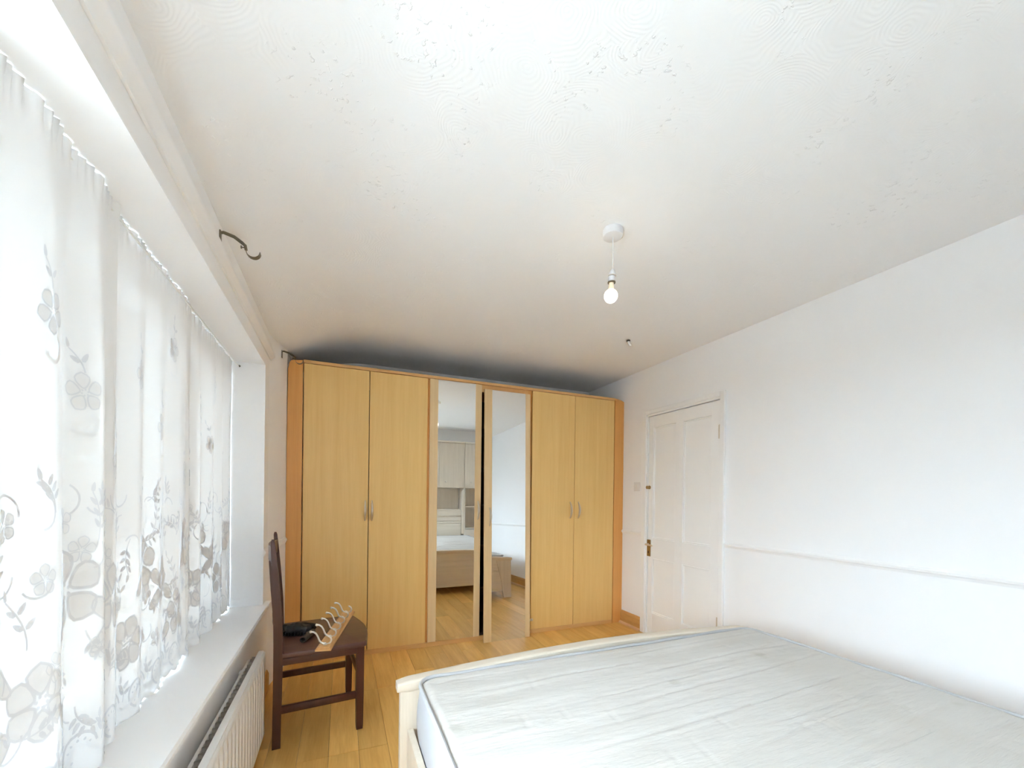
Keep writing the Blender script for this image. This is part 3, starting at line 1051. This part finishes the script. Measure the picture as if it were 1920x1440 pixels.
def curtain(label, ya, yb, seed, drift=0.0, xc=-.552):
    net = Net(ya, yb, seed, drift=drift, xc=xc)
    t = thing('net_curtain', label, 'curtain', (-.552, (ya + yb) / 2, .58), group='net curtains along the window')
    ns = int(net.S / .009)
    zs = [0, .01, .02, .03, .045, .06, .08, .11, .15] + [.15 + (1 - .15) * k / 36 for k in range(1, 37)]
    bm = BM()
    uvl = bm.loops.layers.uv.new('UVMap')
    rows = []
    for v_ in zs:
        rr = []
        for i in range(ns + 1):
            q = net.S * i / ns
            z = ZTOPC - v_ * (ZTOPC - net.hem(q))
            rr.append(bm.verts.new(net.at(q, z)))
        rows.append(rr)
    for j in range(len(zs) - 1):
        for i in range(ns):
            f = bm.faces.new((rows[j][i], rows[j][i + 1], rows[j + 1][i + 1], rows[j + 1][i]))
            f.smooth = True
            for lp, (ii, jj) in zip(f.loops, ((i, j), (i + 1, j), (i + 1, j + 1), (i, j + 1))):
                lp[uvl].uv = (net.S * ii / ns, zs[jj] * 1.38)
    me = bpy.data.meshes.new('net_fabric')
    bm.to_mesh(me)
    bm.free()
    obj('net_fabric', me, M['lace'], t)
    # heading tape with tiny ruffles and the hem cord
    bm = BM()
    r = net.r
    q = .05 + r.uniform(0, .05)
    k = 0
    while q < net.S - .05:                          # large flowers in the lower half
        hz = (.93, .80, 1.00)[k % 3] + r.uniform(-.02, .02)
        flower(bm, net, q, hz, .082 + r.uniform(-.01, .008), r.uniform(0, 6.28), 6 if k % 2 else 5)
        sprig(bm, net, q + .07, hz + .09, 1.1 + r.uniform(-.4, .6), .13, 3)
        sprig(bm, net, q - .03, hz + .11, 2.0 + r.uniform(-.5, .4), .11, 2)
        sprig(bm, net, q + .05, hz - .10, -1.0 + r.uniform(-.5, .5), .09, 2)
        for s_ in (-1, 1):
            patch(bm, net, leaf_outline(q + s_ * .10, hz - .06, s_ * -.6 + (PI if s_ < 0 else 0), .085, .042, 12), 0)
            ribbon(bm, net, leaf_outline(q + s_ * .10, hz - .06, s_ * -.6 + (PI if s_ < 0 else 0), .085, .042, 12), .005, 1, closed=True)
        q += .185 + r.uniform(-.015, .02)
        k += 1
    q = .09
    k = 0
    while q < net.S - .05:                          # small sprays higher up
        hz = (1.30, 1.58, 1.42, 1.76)[k % 4] + r.uniform(-.03, .03)
        flower(bm, net, q, hz, .042, r.uniform(0, 6.28), 5)
        sprig(bm, net, q, hz + .045, 1.6 + r.uniform(-.5, .5), .06, 1)
        arc = [(q + .028 * math.cos(a), hz - .070 + .028 * math.sin(a)) for a in [(-2.6 + 3.6 * i / 8) for i in range(9)]]
        ribbon(bm, net, arc, .010, 0)
        q += .21 + r.uniform(-.02, .03)
        k += 1
    q = .03
    k = 0
    while q < net.S - .04:                          # leaf trails and little blooms filling the lower half
        for zz in (.745, .875, 1.06, 1.17):
            qq = q + r.uniform(-.03, .03) + (.05 if int(zz * 100) % 2 else 0)
            if r.random() < .62:
                sprig(bm, net, qq, zz + r.uniform(-.03, .03), r.uniform(0, 6.28), .075 + r.uniform(-.015, .03), 3)
            else:
                flower(bm, net, qq, zz + r.uniform(-.03, .03), .030, r.uniform(0, 6.28), 5)
            a0 = r.uniform(0, 6.28)
            cq, cz_ = qq + r.uniform(-.04, .04), zz + r.uniform(-.05, .05)
            ribbon(bm, net, [(cq + .035 * math.cos(a0 + 2.4 * i / 8), cz_ + .035 * math.sin(a0 + 2.4 * i / 8)) for i in range(9)], .0045, 1)
        q += .125
        k += 1
    q = .06
    while q < net.S - .05:                          # scrolls and dotted arcs above the hem
        z0 = net.hem(q) + .062
        arc = [(q + .040 * math.cos(a), z0 + .040 * math.sin(a)) for a in [(.2 + 4.4 * i / 12) for i in range(13)]]
        ribbon(bm, net, arc, .007, 1)
        for i in range(7):
            a = .5 + 3.6 * i / 6
            patch(bm, net, leaf_outline(q + .025 * math.cos(a), z0 + .025 * math.sin(a), a, .008, .006, 6), 1, 1)
        arc = [(q + .058 + .05 * math.cos(a), z0 + .035 + .05 * math.sin(a)) for a in [(3.6 + 2.4 * i / 8) for i in range(9)]]
        ribbon(bm, net, arc, .009, 0)
        sprig(bm, net, q + .055, z0 + .005, 1.5, .055, 2)
        q += .118
    hem = [(net.S * i / (ns // 2), 0) for i in range(ns // 2 + 1)]
    pts = [(min(net.S - .003, max(.003, q_)), net.hem(q_) + .005) for q_, _ in hem[1:-1]]
    ribbon(bm, net, pts, .009, 0)
    me = bpy.data.meshes.new('lace_pattern')
    bm.to_mesh(me)
    bm.free()
    for p in me.polygons:
        p.use_smooth = True
    o = obj('lace_pattern', me, [M['lace_d'], M['lace_r']], t)
    tag(o, 'flowers, leaves and scrolls woven more densely', kind='stuff')
    return t


curtain('nearest lace net curtain, at the left edge beside the window handle', .90, 1.39, 3, 0, -.543)  # opening nearer than this is left bare, out of view, to brighten the room
curtain('middle lace net curtain with flower pattern and scalloped hem', 1.350, 2.02, 11, 0, -.562)
curtain('farthest lace net curtain, ending at the white window reveal by the chair', 1.98, 2.780, 23, 0, -.581)
wire = thing('curtain_wire', 'thin white wire holding up the net curtains along the window top', 'wire', (-.552, 1.29, 1.945))
obj('wire', tube(BM(), [(-.552, WY0 + .008, 1.948), (-.552, 1.3, 1.944), (-.552, WY1 - .008, 1.948)], .003, 8), M['upvc'], wire, True)
obj('end_hook', tube(BM(), [(-.552, WY1 - .006, 1.948), (-.546, WY1 - .018, 1.950), (-.540, WY1 - .024, 1.944), (-.544, WY1 - .028, 1.938)], .0025, 8), M['bronze'], wire, True)
obj('end_hook', tube(BM(), [(-.552, WY0 + .006, 1.948), (-.546, WY0 + .018, 1.950), (-.540, WY0 + .024, 1.944)], .0025, 8), M['bronze'], wire, True)

# ------------------------------------------------------------------ chair beside the window
CH = thing('chair', 'dark brown wooden chair standing against the wall under the window', 'chair', (-.275, 2.240, 0), math.radians(6))
# local: +x to the front of the seat, +y away from the camera
SZ = .462


def taper_post(bm, path, wx, wy):
    rings = []
    for (x_, y_, z_), a, b in zip(path, wx, wy):
        rings.append([bm.verts.new((x_ + sx * a / 2, y_ + sy * b / 2, z_)) for sx, sy in ((-1, -1), (1, -1), (1, 1), (-1, 1))])
    for a, b in zip(rings, rings[1:]):
        for k in range(4):
            bm.faces.new((a[k], a[(k + 1) % 4], b[(k + 1) % 4], b[k]))
    bm.faces.new(rings[0][::-1])
    bm.faces.new(rings[-1])
    es = [e for e in bm.edges if len(e.link_faces) == 2 and e.calc_face_angle(0) > .6]
    bmesh.ops.bevel(bm, geom=es, offset=.003, segments=2, profile=.5, affect='EDGES')
    return bm


for yy in (0.0, .440):
    zs_ = [0, .2, .40, .50, .62, .80, .93, .985, 1.0]
    xs_ = [0, .002, .004, .004, .001, -.009, -.018, -.022, -.023]
    wx = [.036, .037, .040, .040, .038, .030, .022, .018, .010]
    wy = [.026] * 7 + [.022, .010]
    obj('back_post', taper_post(BM(), [(a, yy, z) for a, z in zip(xs_, zs_)], wx, wy), M['mahog'], CH, True, True)
for yy in (.0, .440):
    obj('leg', taper_post(BM(), [(.376, yy, 0), (.376, yy, .03), (.376, yy, .20), (.376, yy, SZ - .026)], [.030, .034, .037, .038], [.030, .034, .036, .036]), M['mahog'], CH, True, True)
bm = BM()
out = [(.0225, -.040), (.20, -.046), (.37, -.044)]
for i in range(7):
    a = -PI / 2 + PI / 2 * i / 6
    out.append((.378 + .030 * math.cos(a), -.014 + .030 * math.sin(a)))
for i in range(1, 12):
    t = i / 12
    out.append((.408 + .032 * math.sin(PI * t), -.014 + .47 * t))
for i in range(7):
    a = PI / 2 * i / 6
    out.append((.366 + .042 * math.cos(a), .456 + .030 * math.sin(a)))
out += [(.20, .487), (.0225, .483)]
prism(bm, out, 'Z', SZ - .028, SZ, .007)
obj('seat', bm, M['mahog_x'], CH, True, True, ang=50)
for nm, a in (('apron', (.020, .358, -.010, .010, .392, SZ - .028)), ('apron', (.020, .358, .430, .450, .392, SZ - .028)), ('apron', (.364, .384, .018, .422, .392, SZ - .028)), ('apron', (-.010, .010, .013, .427, .392, SZ - .028)),
              ('stretcher', (.019, .358, -.009, .011, .160, .196)), ('stretcher', (.019, .358, .430, .449, .160, .196)), ('stretcher', (.367, .383, .018, .422, .262, .296)), ('stretcher', (-.006, .010, .013, .427, .262, .292))):
    obj(nm, box(BM(), *a, .003), M['mahog_x'] if nm == 'apron' else M['mahog'], CH, True, True)
for z0, z1, xo in ((.885, .960, -.018), (.560, .595, .002)):
    bm = BM()
    n = 10
    R0 = []
    for i in range(n + 1):
        t = i / n
        yy = .013 + .414 * t
        xx = xo - .022 * math.sin(PI * t)
        R0.append([bm.verts.new(c) for c in ((xx - .008, yy, z0), (xx + .008, yy, z0), (xx + .008, yy, z1), (xx - .008, yy, z1))])
    for a, b in zip(R0, R0[1:]):
        for k in range(4):
            bm.faces.new((a[k], a[(k + 1) % 4], b[(k + 1) % 4], b[k]))
    bm.faces.new(R0[0][::-1])
    bm.faces.new(R0[-1])
    obj('back_rail', bm, M['mahog'], CH, True, True, ang=30)
for i in range(4):
    yy = .075 + .0967 * i
    obj('back_slat', taper_post(BM(), [(-.014, yy, .590), (-.026, yy, .74), (-.036, yy, .890)], [.010] * 3, [.034] * 3), M['mahog'], CH, True, True)

# ------------------------------------------------------------------ rail of coat hooks lying on the chair seat
p_near, p_far = Vector((-.0735, 2.168, SZ + .0005)), Vector((.052, 2.820, SZ + .0005))
ax = (p_far - p_near)
LB = ax.length
HK = thing('hook_rail', 'pine board with six metal coat hooks lying across the chair seat', 'hook rail', p_near, math.atan2(ax.y, ax.x) - PI / 2)
bm = BM()
HB = .036
base = [(-HB, 0, 0), (HB, 0, 0), (HB, LB, 0), (-HB, LB, 0)]
lv = [(0, 0, 0), (0, .009, .0), (.004, .012, .006), (.010, .017, .012)]
rings = []
for ins, z in ((0, 0), (0, .008), (.006, .011), (.006, .014), (.010, .016)):
    rings.append([bm.verts.new(((-HB + ins) if sx < 0 else (HB - ins), ins if sy < 0 else LB - ins, z)) for sx, sy in ((-1, -1), (1, -1), (1, 1), (-1, 1))])
for a, b in zip(rings, rings[1:]):
    for k in range(4):
        bm.faces.new((a[k], a[(k + 1) % 4], b[(k + 1) % 4], b[k]))
bm.faces.new(rings[0][::-1])
bm.faces.new(rings[-1])
obj('board', bm, M['hookwood'], HK, False, True)


def arc_pts(cx, cz, r, a0, a1, n=10):
    return [(cx + r * math.cos(math.radians(a0 + (a1 - a0) * i / n)), cz + r * math.sin(math.radians(a0 + (a1 - a0) * i / n))) for i in range(n + 1)]


for k in range(6):
    yk = .062 + k * (LB - .110) / 5
    ob = BM()
    tube(ob, [(0, yk - .013, .0155), (0, yk - .013, .0180), (0, yk - .013, .0185)], [.011, .011, .009], 14)
    hk = obj('coat_hook', ob, M['chrome'], HK, True, True)
    # long upper prong sweeping out to the window side
    p2 = [(.000, .017), (-.010, .0175), (-.020, .020), (-.029, .028), (-.034, .040), (-.039, .054), (-.047, .068), (-.058, .076), (-.068, .077)]
    obj('prong', tube(BM(), [(a, yk, b) for a, b in p2], [.0050, .0050, .0048, .0048, .0046, .0044, .0044, .0046, .005], 10), M['chrome'], hk, True, True)
    obj('tip', lathe(BM(), [(0, -.007), (.004, -.006), (.0068, -.002), (.0068, .002), (.004, .006), (0, .007)], (-.071, yk, .077), 12), M['cream_tip'], hk, True, True)
    # round lower hook
    p3 = [(-.014, .018)] + [(.004 + a, b) for a, b in arc_pts(0, .034, .021, 235, 432, 12)]
    obj('prong', tube(BM(), [(a, yk - .004 * i / 12, b) for i, (a, b) in enumerate(p3)], .0045, 10), M['chrome'], hk, True, True)
    obj('tip', lathe(BM(), [(0, -.005), (.004, -.003), (.0048, 0), (.004, .003), (0, .005)], (p3[-1][0], yk - .004, p3[-1][1]), 10), M['cream_tip'], hk, True, True)

# ------------------------------------------------------------------ black bits on the chair
bb = thing('black_bundle', 'small black crumpled bundle lying at the back of the chair seat', 'bundle', (-.225, 2.50, SZ), math.radians(-20))
bm = BM()
bmesh.ops.create_icosphere(bm, subdivisions=4, radius=1.0)
rr = random.Random(5)
for v in bm.verts:
    c = v.co.copy()
    w = .036 + .010 * math.sin(3 * c.x + 1)
    f = 1 + .10 * math.sin(7 * c.x + 4 * c.y) + .07 * math.sin(11 * c.y - 5 * c.z) + .05 * math.sin(17 * c.x)
    v.co = Vector((c.x * .082 * f, c.y * w * f - .012 * c.x, max(0, .024 + c.z * .030 * f + .006 * c.x)))
obj('body', bm, M['black'], bb, True, True)
bm = tube(BM(), [(-.01, .022, .030), (.04, .030, .034), (.085, .026, .030), (.098, .024, .029)], [.018, .019, .018, .016], 14)
obj('stub', bm, M['black'], bb, True, True)
bm = BM()
for i in range(9):
    box(bm, -.060 + i * .0155, -.051 + i * .0155, -.050, -.026, .0005, .018 + .004 * (i % 2), .003)
obj('ribbed_edge', bm, M['black'], bb, False, True)
ta = Vector((-.172, 2.325, SZ + .0155))
tb_ = Vector((-.134, 2.450, SZ + .0155))
tu = thing('rubber_tube', 'short dark grey hollow tube lying on the chair beside the hook rail', 'tube', (ta + tb_) / 2 - Vector((0, 0, .0155)))
bm = BM()
dirv = (tb_ - ta)
n = 20
u_ = dirv.normalized().cross(Vector((0, 0, 1))).normalized()
w_ = Vector((0, 0, 1))
R0 = []
for (t, r) in ((0, .0150), (1, .0150), (1, .0118), (0, .0118)):
    R0.append([bm.verts.new(ta + dirv * t + (u_ * math.cos(2 * PI * k / n) + w_ * math.sin(2 * PI * k / n)) * r) for k in range(n)])
for j in range(4):
    a, b = R0[j], R0[(j + 1) % 4]
    for k in range(n):
        bm.faces.new((a[k], a[(k + 1) % n], b[(k + 1) % n], b[k]))
obj('tube_wall', bm, M['black_tube'], tu, True)

# ------------------------------------------------------------------ bed
MX0, MX1, MY0, MY1, MZ0, MZ1 = .272, 2.035, -.300, 1.560, .300, .532
BX0, BX1 = .203, 2.100
FY0, FY1 = 1.588, 1.640
bed = thing('bed', 'cream wooden double bed frame with arched foot end', 'bed', ((BX0 + BX1) / 2, (MY0 + FY1) / 2, 0))
arcz = lambda x_: .508 + .040 * math.sin(PI * max(0, min(1, (x_ - BX0) / (BX1 - BX0))))
bm = BM()
n = 40
sec = [(-.032, -.030), (-.032, -.006), (-.026, -.001), (-.018, 0), (.018, 0), (.026, -.001), (.032, -.006), (.032, -.030), (.024, -.042), (-.024, -.042)]
rings = []
for i in range(n + 1):
    xx = BX0 + (BX1 - BX0) * i / n
    e = min(i, n - i)
    k = (.72, 1.0)[e > 0]
    rings.append([bm.verts.new((xx, (FY0 + FY1) / 2 + q[0] * (.9 if e == 0 else 1), arcz(xx) + (q[1] if e else (q[1] + .021) * .72 - .021))) for q in sec])
for a, b in zip(rings, rings[1:]):
    for k in range(len(sec)):
        bm.faces.new((a[k], a[(k + 1) % len(sec)], b[(k + 1) % len(sec)], b[k]))
bm.faces.new(rings[0][::-1])
bm.faces.new(rings[-1])
obj('foot_rail', bm, M['ash'], bed, True, ang=50)
# footboard: end posts with a slanting inner edge and a panel of three boards
fc = (FY0 + FY1) / 2
for s in (0, 1):
    e0 = BX0 + .012 if s == 0 else BX1 - .012
    d = 1 if s == 0 else -1
    poly = [(e0, 0), (e0 + d * .100, 0), (e0 + d * .118, .10), (e0 + d * .150, .28), (e0 + d * .185, .400), (e0 + d * .205, .505), (e0, .470)]
    obj('foot_post', prism(BM(), poly, 'Y', fc - .018, fc + .020, .002), M['ash_v'], bed)
for z0, z1 in ((.088, .344), (.346, .402), (.404, .500)):
    bm = BM()
    m_ = 24
    A, Bv = [], []
    for i in range(m_ + 1):
        xx = BX0 + .06 + (BX1 - BX0 - .12) * i / m_
        top = z1 if z1 < .45 else arcz(xx) - .040
        A.append([bm.verts.new(c) for c in ((xx, fc - .012, z0), (xx, fc + .012, z0), (xx, fc + .012, top), (xx, fc - .012, top))])
    for a, b in zip(A, A[1:]):
        for k in range(4):
            bm.faces.new((a[k], a[(k + 1) % 4], b[(k + 1) % 4], b[k]))
    bm.faces.new(A[0][::-1])
    bm.faces.new(A[-1])
    obj('foot_board', bm, M['ash'], bed)
obj('side_rail', box(BM(), .240, .264, MY0, FY0 - .006, .130, .332, .003), M['ash_v'], bed)
obj('side_rail', box(BM(), MX1 + .008, MX1 + .032, MY0, FY0 - .006, .130, .332, .003), M['ash_v'], bed)
for i in range(13):
    yy = MY0 + .05 + i * .142
    obj('slat', box(BM(), .264, MX1 + .008, yy, yy + .07, .278, .298), M['ash_v'], bed)
obj('center_rail', box(BM(), 1.12, 1.18, MY0, FY0 - .006, .20, .278), M['ash_v'], bed)
for yy in (.2, 1.0):
    obj('support_leg', box(BM(), 1.13, 1.17, yy, yy + .04, 0, .20), M['ash_v'], bed)
# headboard seen in the mirror: stacked boards
for z0, z1, yy in ((.20, .735, -.345), (.740, .775, -.338), (.780, .845, -.345), (.870, .960, -.345)):
    obj('head_board', box(BM(), .366, 1.930, yy - .022, yy, z0, z1, .003), M['ash'], bed)
obj('head_ledge', box(BM(), .366, 1.930, -.372, -.330, .960, .980, .003), M['ash'], bed)
obj('head_board_back', box(BM(), .366, 1.930, -.385, -.368, .20, .960), M['ash_v'], bed)

# mattress
mt = thing('mattress', 'bare white quilted mattress on the cream bed', 'mattress', ((MX0 + MX1) / 2, (MY0 + MY1) / 2, MZ0))
nx, ny = 190, 210
rc = random.Random(21)
cre = []
yy = MY0 + .05
while yy < MY1 - .03:
    nseg = rc.choice((1, 2, 2))
    for _ in range(nseg):
        a = rc.uniform(MX0 + .0, MX1 - .5)
        b = min(MX1 - .02, a + rc.uniform(.5, 1.5))
        cre.append((yy + rc.uniform(-.012, .012), a, b, rc.uniform(.0025, .0065), rc.uniform(0, 6.28), rc.uniform(.006, .020), rc.uniform(.008, .016)))
    yy += rc.uniform(.055, .105)
quilt = [(rc.uniform(MX0 + .1, MX1 - .1), rc.uniform(MY0 + .1, MY1 - .15), rc.uniform(.04, .10)) for _ in range(46)]


def mat_h(x_, y_):
    h = 0.004 * math.sin(3.1 * x_ + 1.3 * y_) * math.sin(2.3 * y_ + .5)
    h += .0022 * math.sin(44 * (y_ + .02 * math.sin(3.3 * x_)) + 2.0 * math.sin(2.1 * x_))
    for (cy, a, b, dp, ph, am, wd) in cre:
        if a - .1 < x_ < b + .1:
            yl = cy + am * math.sin(2.6 * x_ + ph) + .35 * am * math.sin(7.3 * x_ + 2 * ph) + .03 * (x_ - 1.1)
            d = (y_ - yl)
            if abs(d) < wd * 3:
                fade = sm((x_ - a + .1) / .25) * sm((b + .1 - x_) / .25)
                s = math.exp(-(d / (wd * .36)) ** 2)
                h -= 1.35 * dp * s * fade
                h += dp * .55 * math.exp(-((d + wd * 1.1) / wd) ** 2) * fade
    for (qx, qy, ql) in quilt:                         # short stitched tucks across the creases
        if abs(x_ - qx) < .03 and abs(y_ - qy) < ql:
            h -= .002 * math.exp(-((x_ - qx - .15 * (y_ - qy)) / .006) ** 2) * (1 - (abs(y_ - qy) / ql) ** 2)
    e = min(x_ - MX0, MX1 - x_, y_ - MY0, MY1 - y_)
    return h * sm(e / .05)


bm = BM()
CR = .07


def rounded(x_, y_):
    """pull the corners of the rectangle into a radius"""
    for cx_, sx in ((MX0 + CR, -1), (MX1 - CR, 1)):
        for cy_, sy in ((MY0 + CR, -1), (MY1 - CR, 1)):
            dx, dy = (x_ - cx_) * sx, (y_ - cy_) * sy
            if dx > 0 and dy > 0:
                m_ = max(dx, dy)
                l = math.hypot(dx, dy)
                return cx_ + sx * dx * m_ / l, cy_ + sy * dy * m_ / l
    return x_, y_


G = []
for j in range(ny + 1):
    row_ = []
    for i in range(nx + 1):
        x_ = MX0 + (MX1 - MX0) * i / nx
        y_ = MY0 + (MY1 - MY0) * j / ny
        h = mat_h(x_, y_)
        e = min(x_ - MX0, MX1 - x_, y_ - MY0, MY1 - y_)
        x2, y2 = rounded(x_, y_)
        row_.append(bm.verts.new((x2, y2, MZ1 + h - .012 * (1 - sm(e / .03)))))
    G.append(row_)
for j in range(ny):
    for i in range(nx):
        bm.faces.new((G[j][i], G[j][i + 1], G[j + 1][i + 1], G[j + 1][i]))
obj('quilted_top', bm, M['mattress'], mt, True, ang=80)
# border: closed loop around the edge, slightly bulging
per = []
for i in range(61):
    per.append((MX0 + (MX1 - MX0) * i / 60, MY0))
for j in range(1, 61):
    per.append((MX1, MY0 + (MY1 - MY0) * j / 60))
for i in range(1, 61):
    per.append((MX1 - (MX1 - MX0) * i / 60, MY1))
for j in range(1, 60):
    per.append((MX0, MY1 - (MY1 - MY0) * j / 60))
bm = BM()
rings = []
for k in range(9):
    t = k / 8
    z = MZ0 + (MZ1 - .010 - MZ0) * t
    bul = .014 * math.sin(PI * t)
    rr_ = []
    for (a, b) in per:
        x2, y2 = rounded(a, b)
        cx_, cy_ = (MX0 + MX1) / 2, (MY0 + MY1) / 2
        ox = bul * (1 if x2 > cx_ else -1) * sm((abs(x2 - cx_) - (MX1 - MX0) / 2 + .1) / .1)
        oy = .6 * bul * (1 if y2 > cy_ else -1) * sm((abs(y2 - cy_) - (MY1 - MY0) / 2 + .1) / .1)
        wv = .003 * math.sin(9 * b + 5 * a) * math.sin(PI * t)
        rr_.append(bm.verts.new((x2 + ox + wv, y2 + oy, z)))
    rings.append(rr_)
nn = len(per)
for a, b in zip(rings, rings[1:]):
    for k in range(nn):
        bm.faces.new((a[k], a[(k + 1) % nn], b[(k + 1) % nn], b[k]))
bm.faces.new(rings[0][::-1])
obj('border', bm, M['mattress_side'], mt, True, ang=70)
for z in (MZ1 - .006, MZ0 + .008):
    bm = BM()
    pts = [Vector((*rounded(a, b), z + (.0015 * math.sin(21 * a + 17 * b) if z > .4 else 0))) for a, b in per]
    ring = []
    for k in range(nn):
        t = (pts[(k + 1) % nn] - pts[k - 1]).normalized()
        u = Vector((t.y, -t.x, 0))
        ring.append([bm.verts.new(pts[k] + (u * math.cos(2 * PI * q / 8) + Vector((0, 0, 1)) * math.sin(2 * PI * q / 8)) * .0075) for q in range(8)])
    for k in range(nn):
        a, b = ring[k], ring[(k + 1) % nn]
        for q in range(8):
            bm.faces.new((a[q], a[(q + 1) % 8], b[(q + 1) % 8], b[q]))
    obj('piping', bm, M['piping'], mt, True)

# ------------------------------------------------------------------ bedhead furniture behind the camera, seen in the mirrors
CYF, CYB = -.312, YB + .004


def knob(parent, x_, z_, y_):
    return obj('knob', lathe(BM(), [(.006, 0), (.006, .012), (.015, .016), (.016, .022), (.010, .027), (0, .028)], (x_, y_, z_), 16, 'Y'), M['steel'], parent, True)


oc = thing('overbed_cabinet', 'cream wall cabinet bridging over the bed head, seen in the mirrored door', 'cabinet', (1.13, (CYF + CYB) / 2, 1.352))
bx('body', M['ash_v'], oc, .320, 1.978, CYB, CYF - .018, 1.352, 2.120, .002)
bx('cornice', M['ash'], oc, .3195, 1.9775, CYB, CYF + .018, 2.121, 2.152, .006)
dx0 = [.322, .770, 1.151, 1.531]
dx1 = [.768, 1.149, 1.529, 1.976]
for a, b, kx in zip(dx0, dx1, (.66, .86, 1.44, 1.64)):
    dr = bx('door', M['ash_v'], oc, a, b, CYF - .0175, CYF, 1.354, 2.119, .003)
    knob(dr, kx, 1.455, CYF)


def tower(label, x0, x1, hinge):
    t = thing('bedside_tower', label, 'cabinet', ((x0 + x1) / 2, (CYF + CYB) / 2, 0), group='towers either side of the bed head')
    bx('side_panel', M['ash_v'], t, x0, x0 + .02, CYB, CYF - .018, 0, 2.120, .002)
    bx('side_panel', M['ash_v'], t, x1 - .02, x1, CYB, CYF - .018, 0, 2.120, .002)
    bx('back_panel', M['ash_v'], t, x0 + .02, x1 - .02, CYB, CYB + .008, 0, 2.120)
    bx('cornice', M['ash'], t, x0, x1, CYB, CYF + .018, 2.121, 2.152, .006)
    for z in (.635, 1.015, 1.352):
        bx('shelf', M['ash'], t, x0 + .02, x1 - .02, CYB + .008, CYF - .020 + (.03 if z < .7 else 0), z, z + .020, .002)
    d1 = bx('door', M['ash_v'], t, x0 + .002, x1 - .002, CYF - .0175, CYF, 1.374, 2.119, .003)
    knob(d1, hinge, 1.455, CYF)
    d2 = bx('drawer', M['ash'], t, x0 + .002, x1 - .002, CYF - .0175, CYF + .004, .345, .630, .003)
    knob(d2, (x0 + x1) / 2, .49, CYF + .004)
    d3 = bx('drawer', M['ash'], t, x0 + .002, x1 - .002, CYF - .0175, CYF + .004, .050, .340, .003)
    knob(d3, (x0 + x1) / 2, .20, CYF + .004)
    e0, d = (x0 - .001, -1) if x0 > 1 else (x1 + .001, 1)
    poly = [(e0, .55), (e0 + d * .042, .55), (e0 + d * .042, 1.285), (e0 + d * .030, 1.31), (e0 + d * .012, 1.335), (e0, 1.350)]
    obj('pilaster', prism(BM(), poly, 'Y', CYF - .055, CYF - .025, .002), M['ash_v'], t)
    bx('plinth', M['ash'], t, x0 + .02, x1 - .02, CYF - .06, CYF - .045, 0, .048)
    return t


tower('cream shelf tower beside the bed head nearest the dado wall, seen in the mirror', 1.979, 2.430, 2.09)
tower('cream shelf tower beside the bed head nearest the window', -.132, .319, .20)
wp = thing('bedhead_panel', 'cream upright panel under the wall cabinet behind the bed head', 'panel', (1.13, CYB, 0))
bx('panel', M['ash_v'], wp, .336, 1.962, CYB, CYB + .016, .40, 1.350)
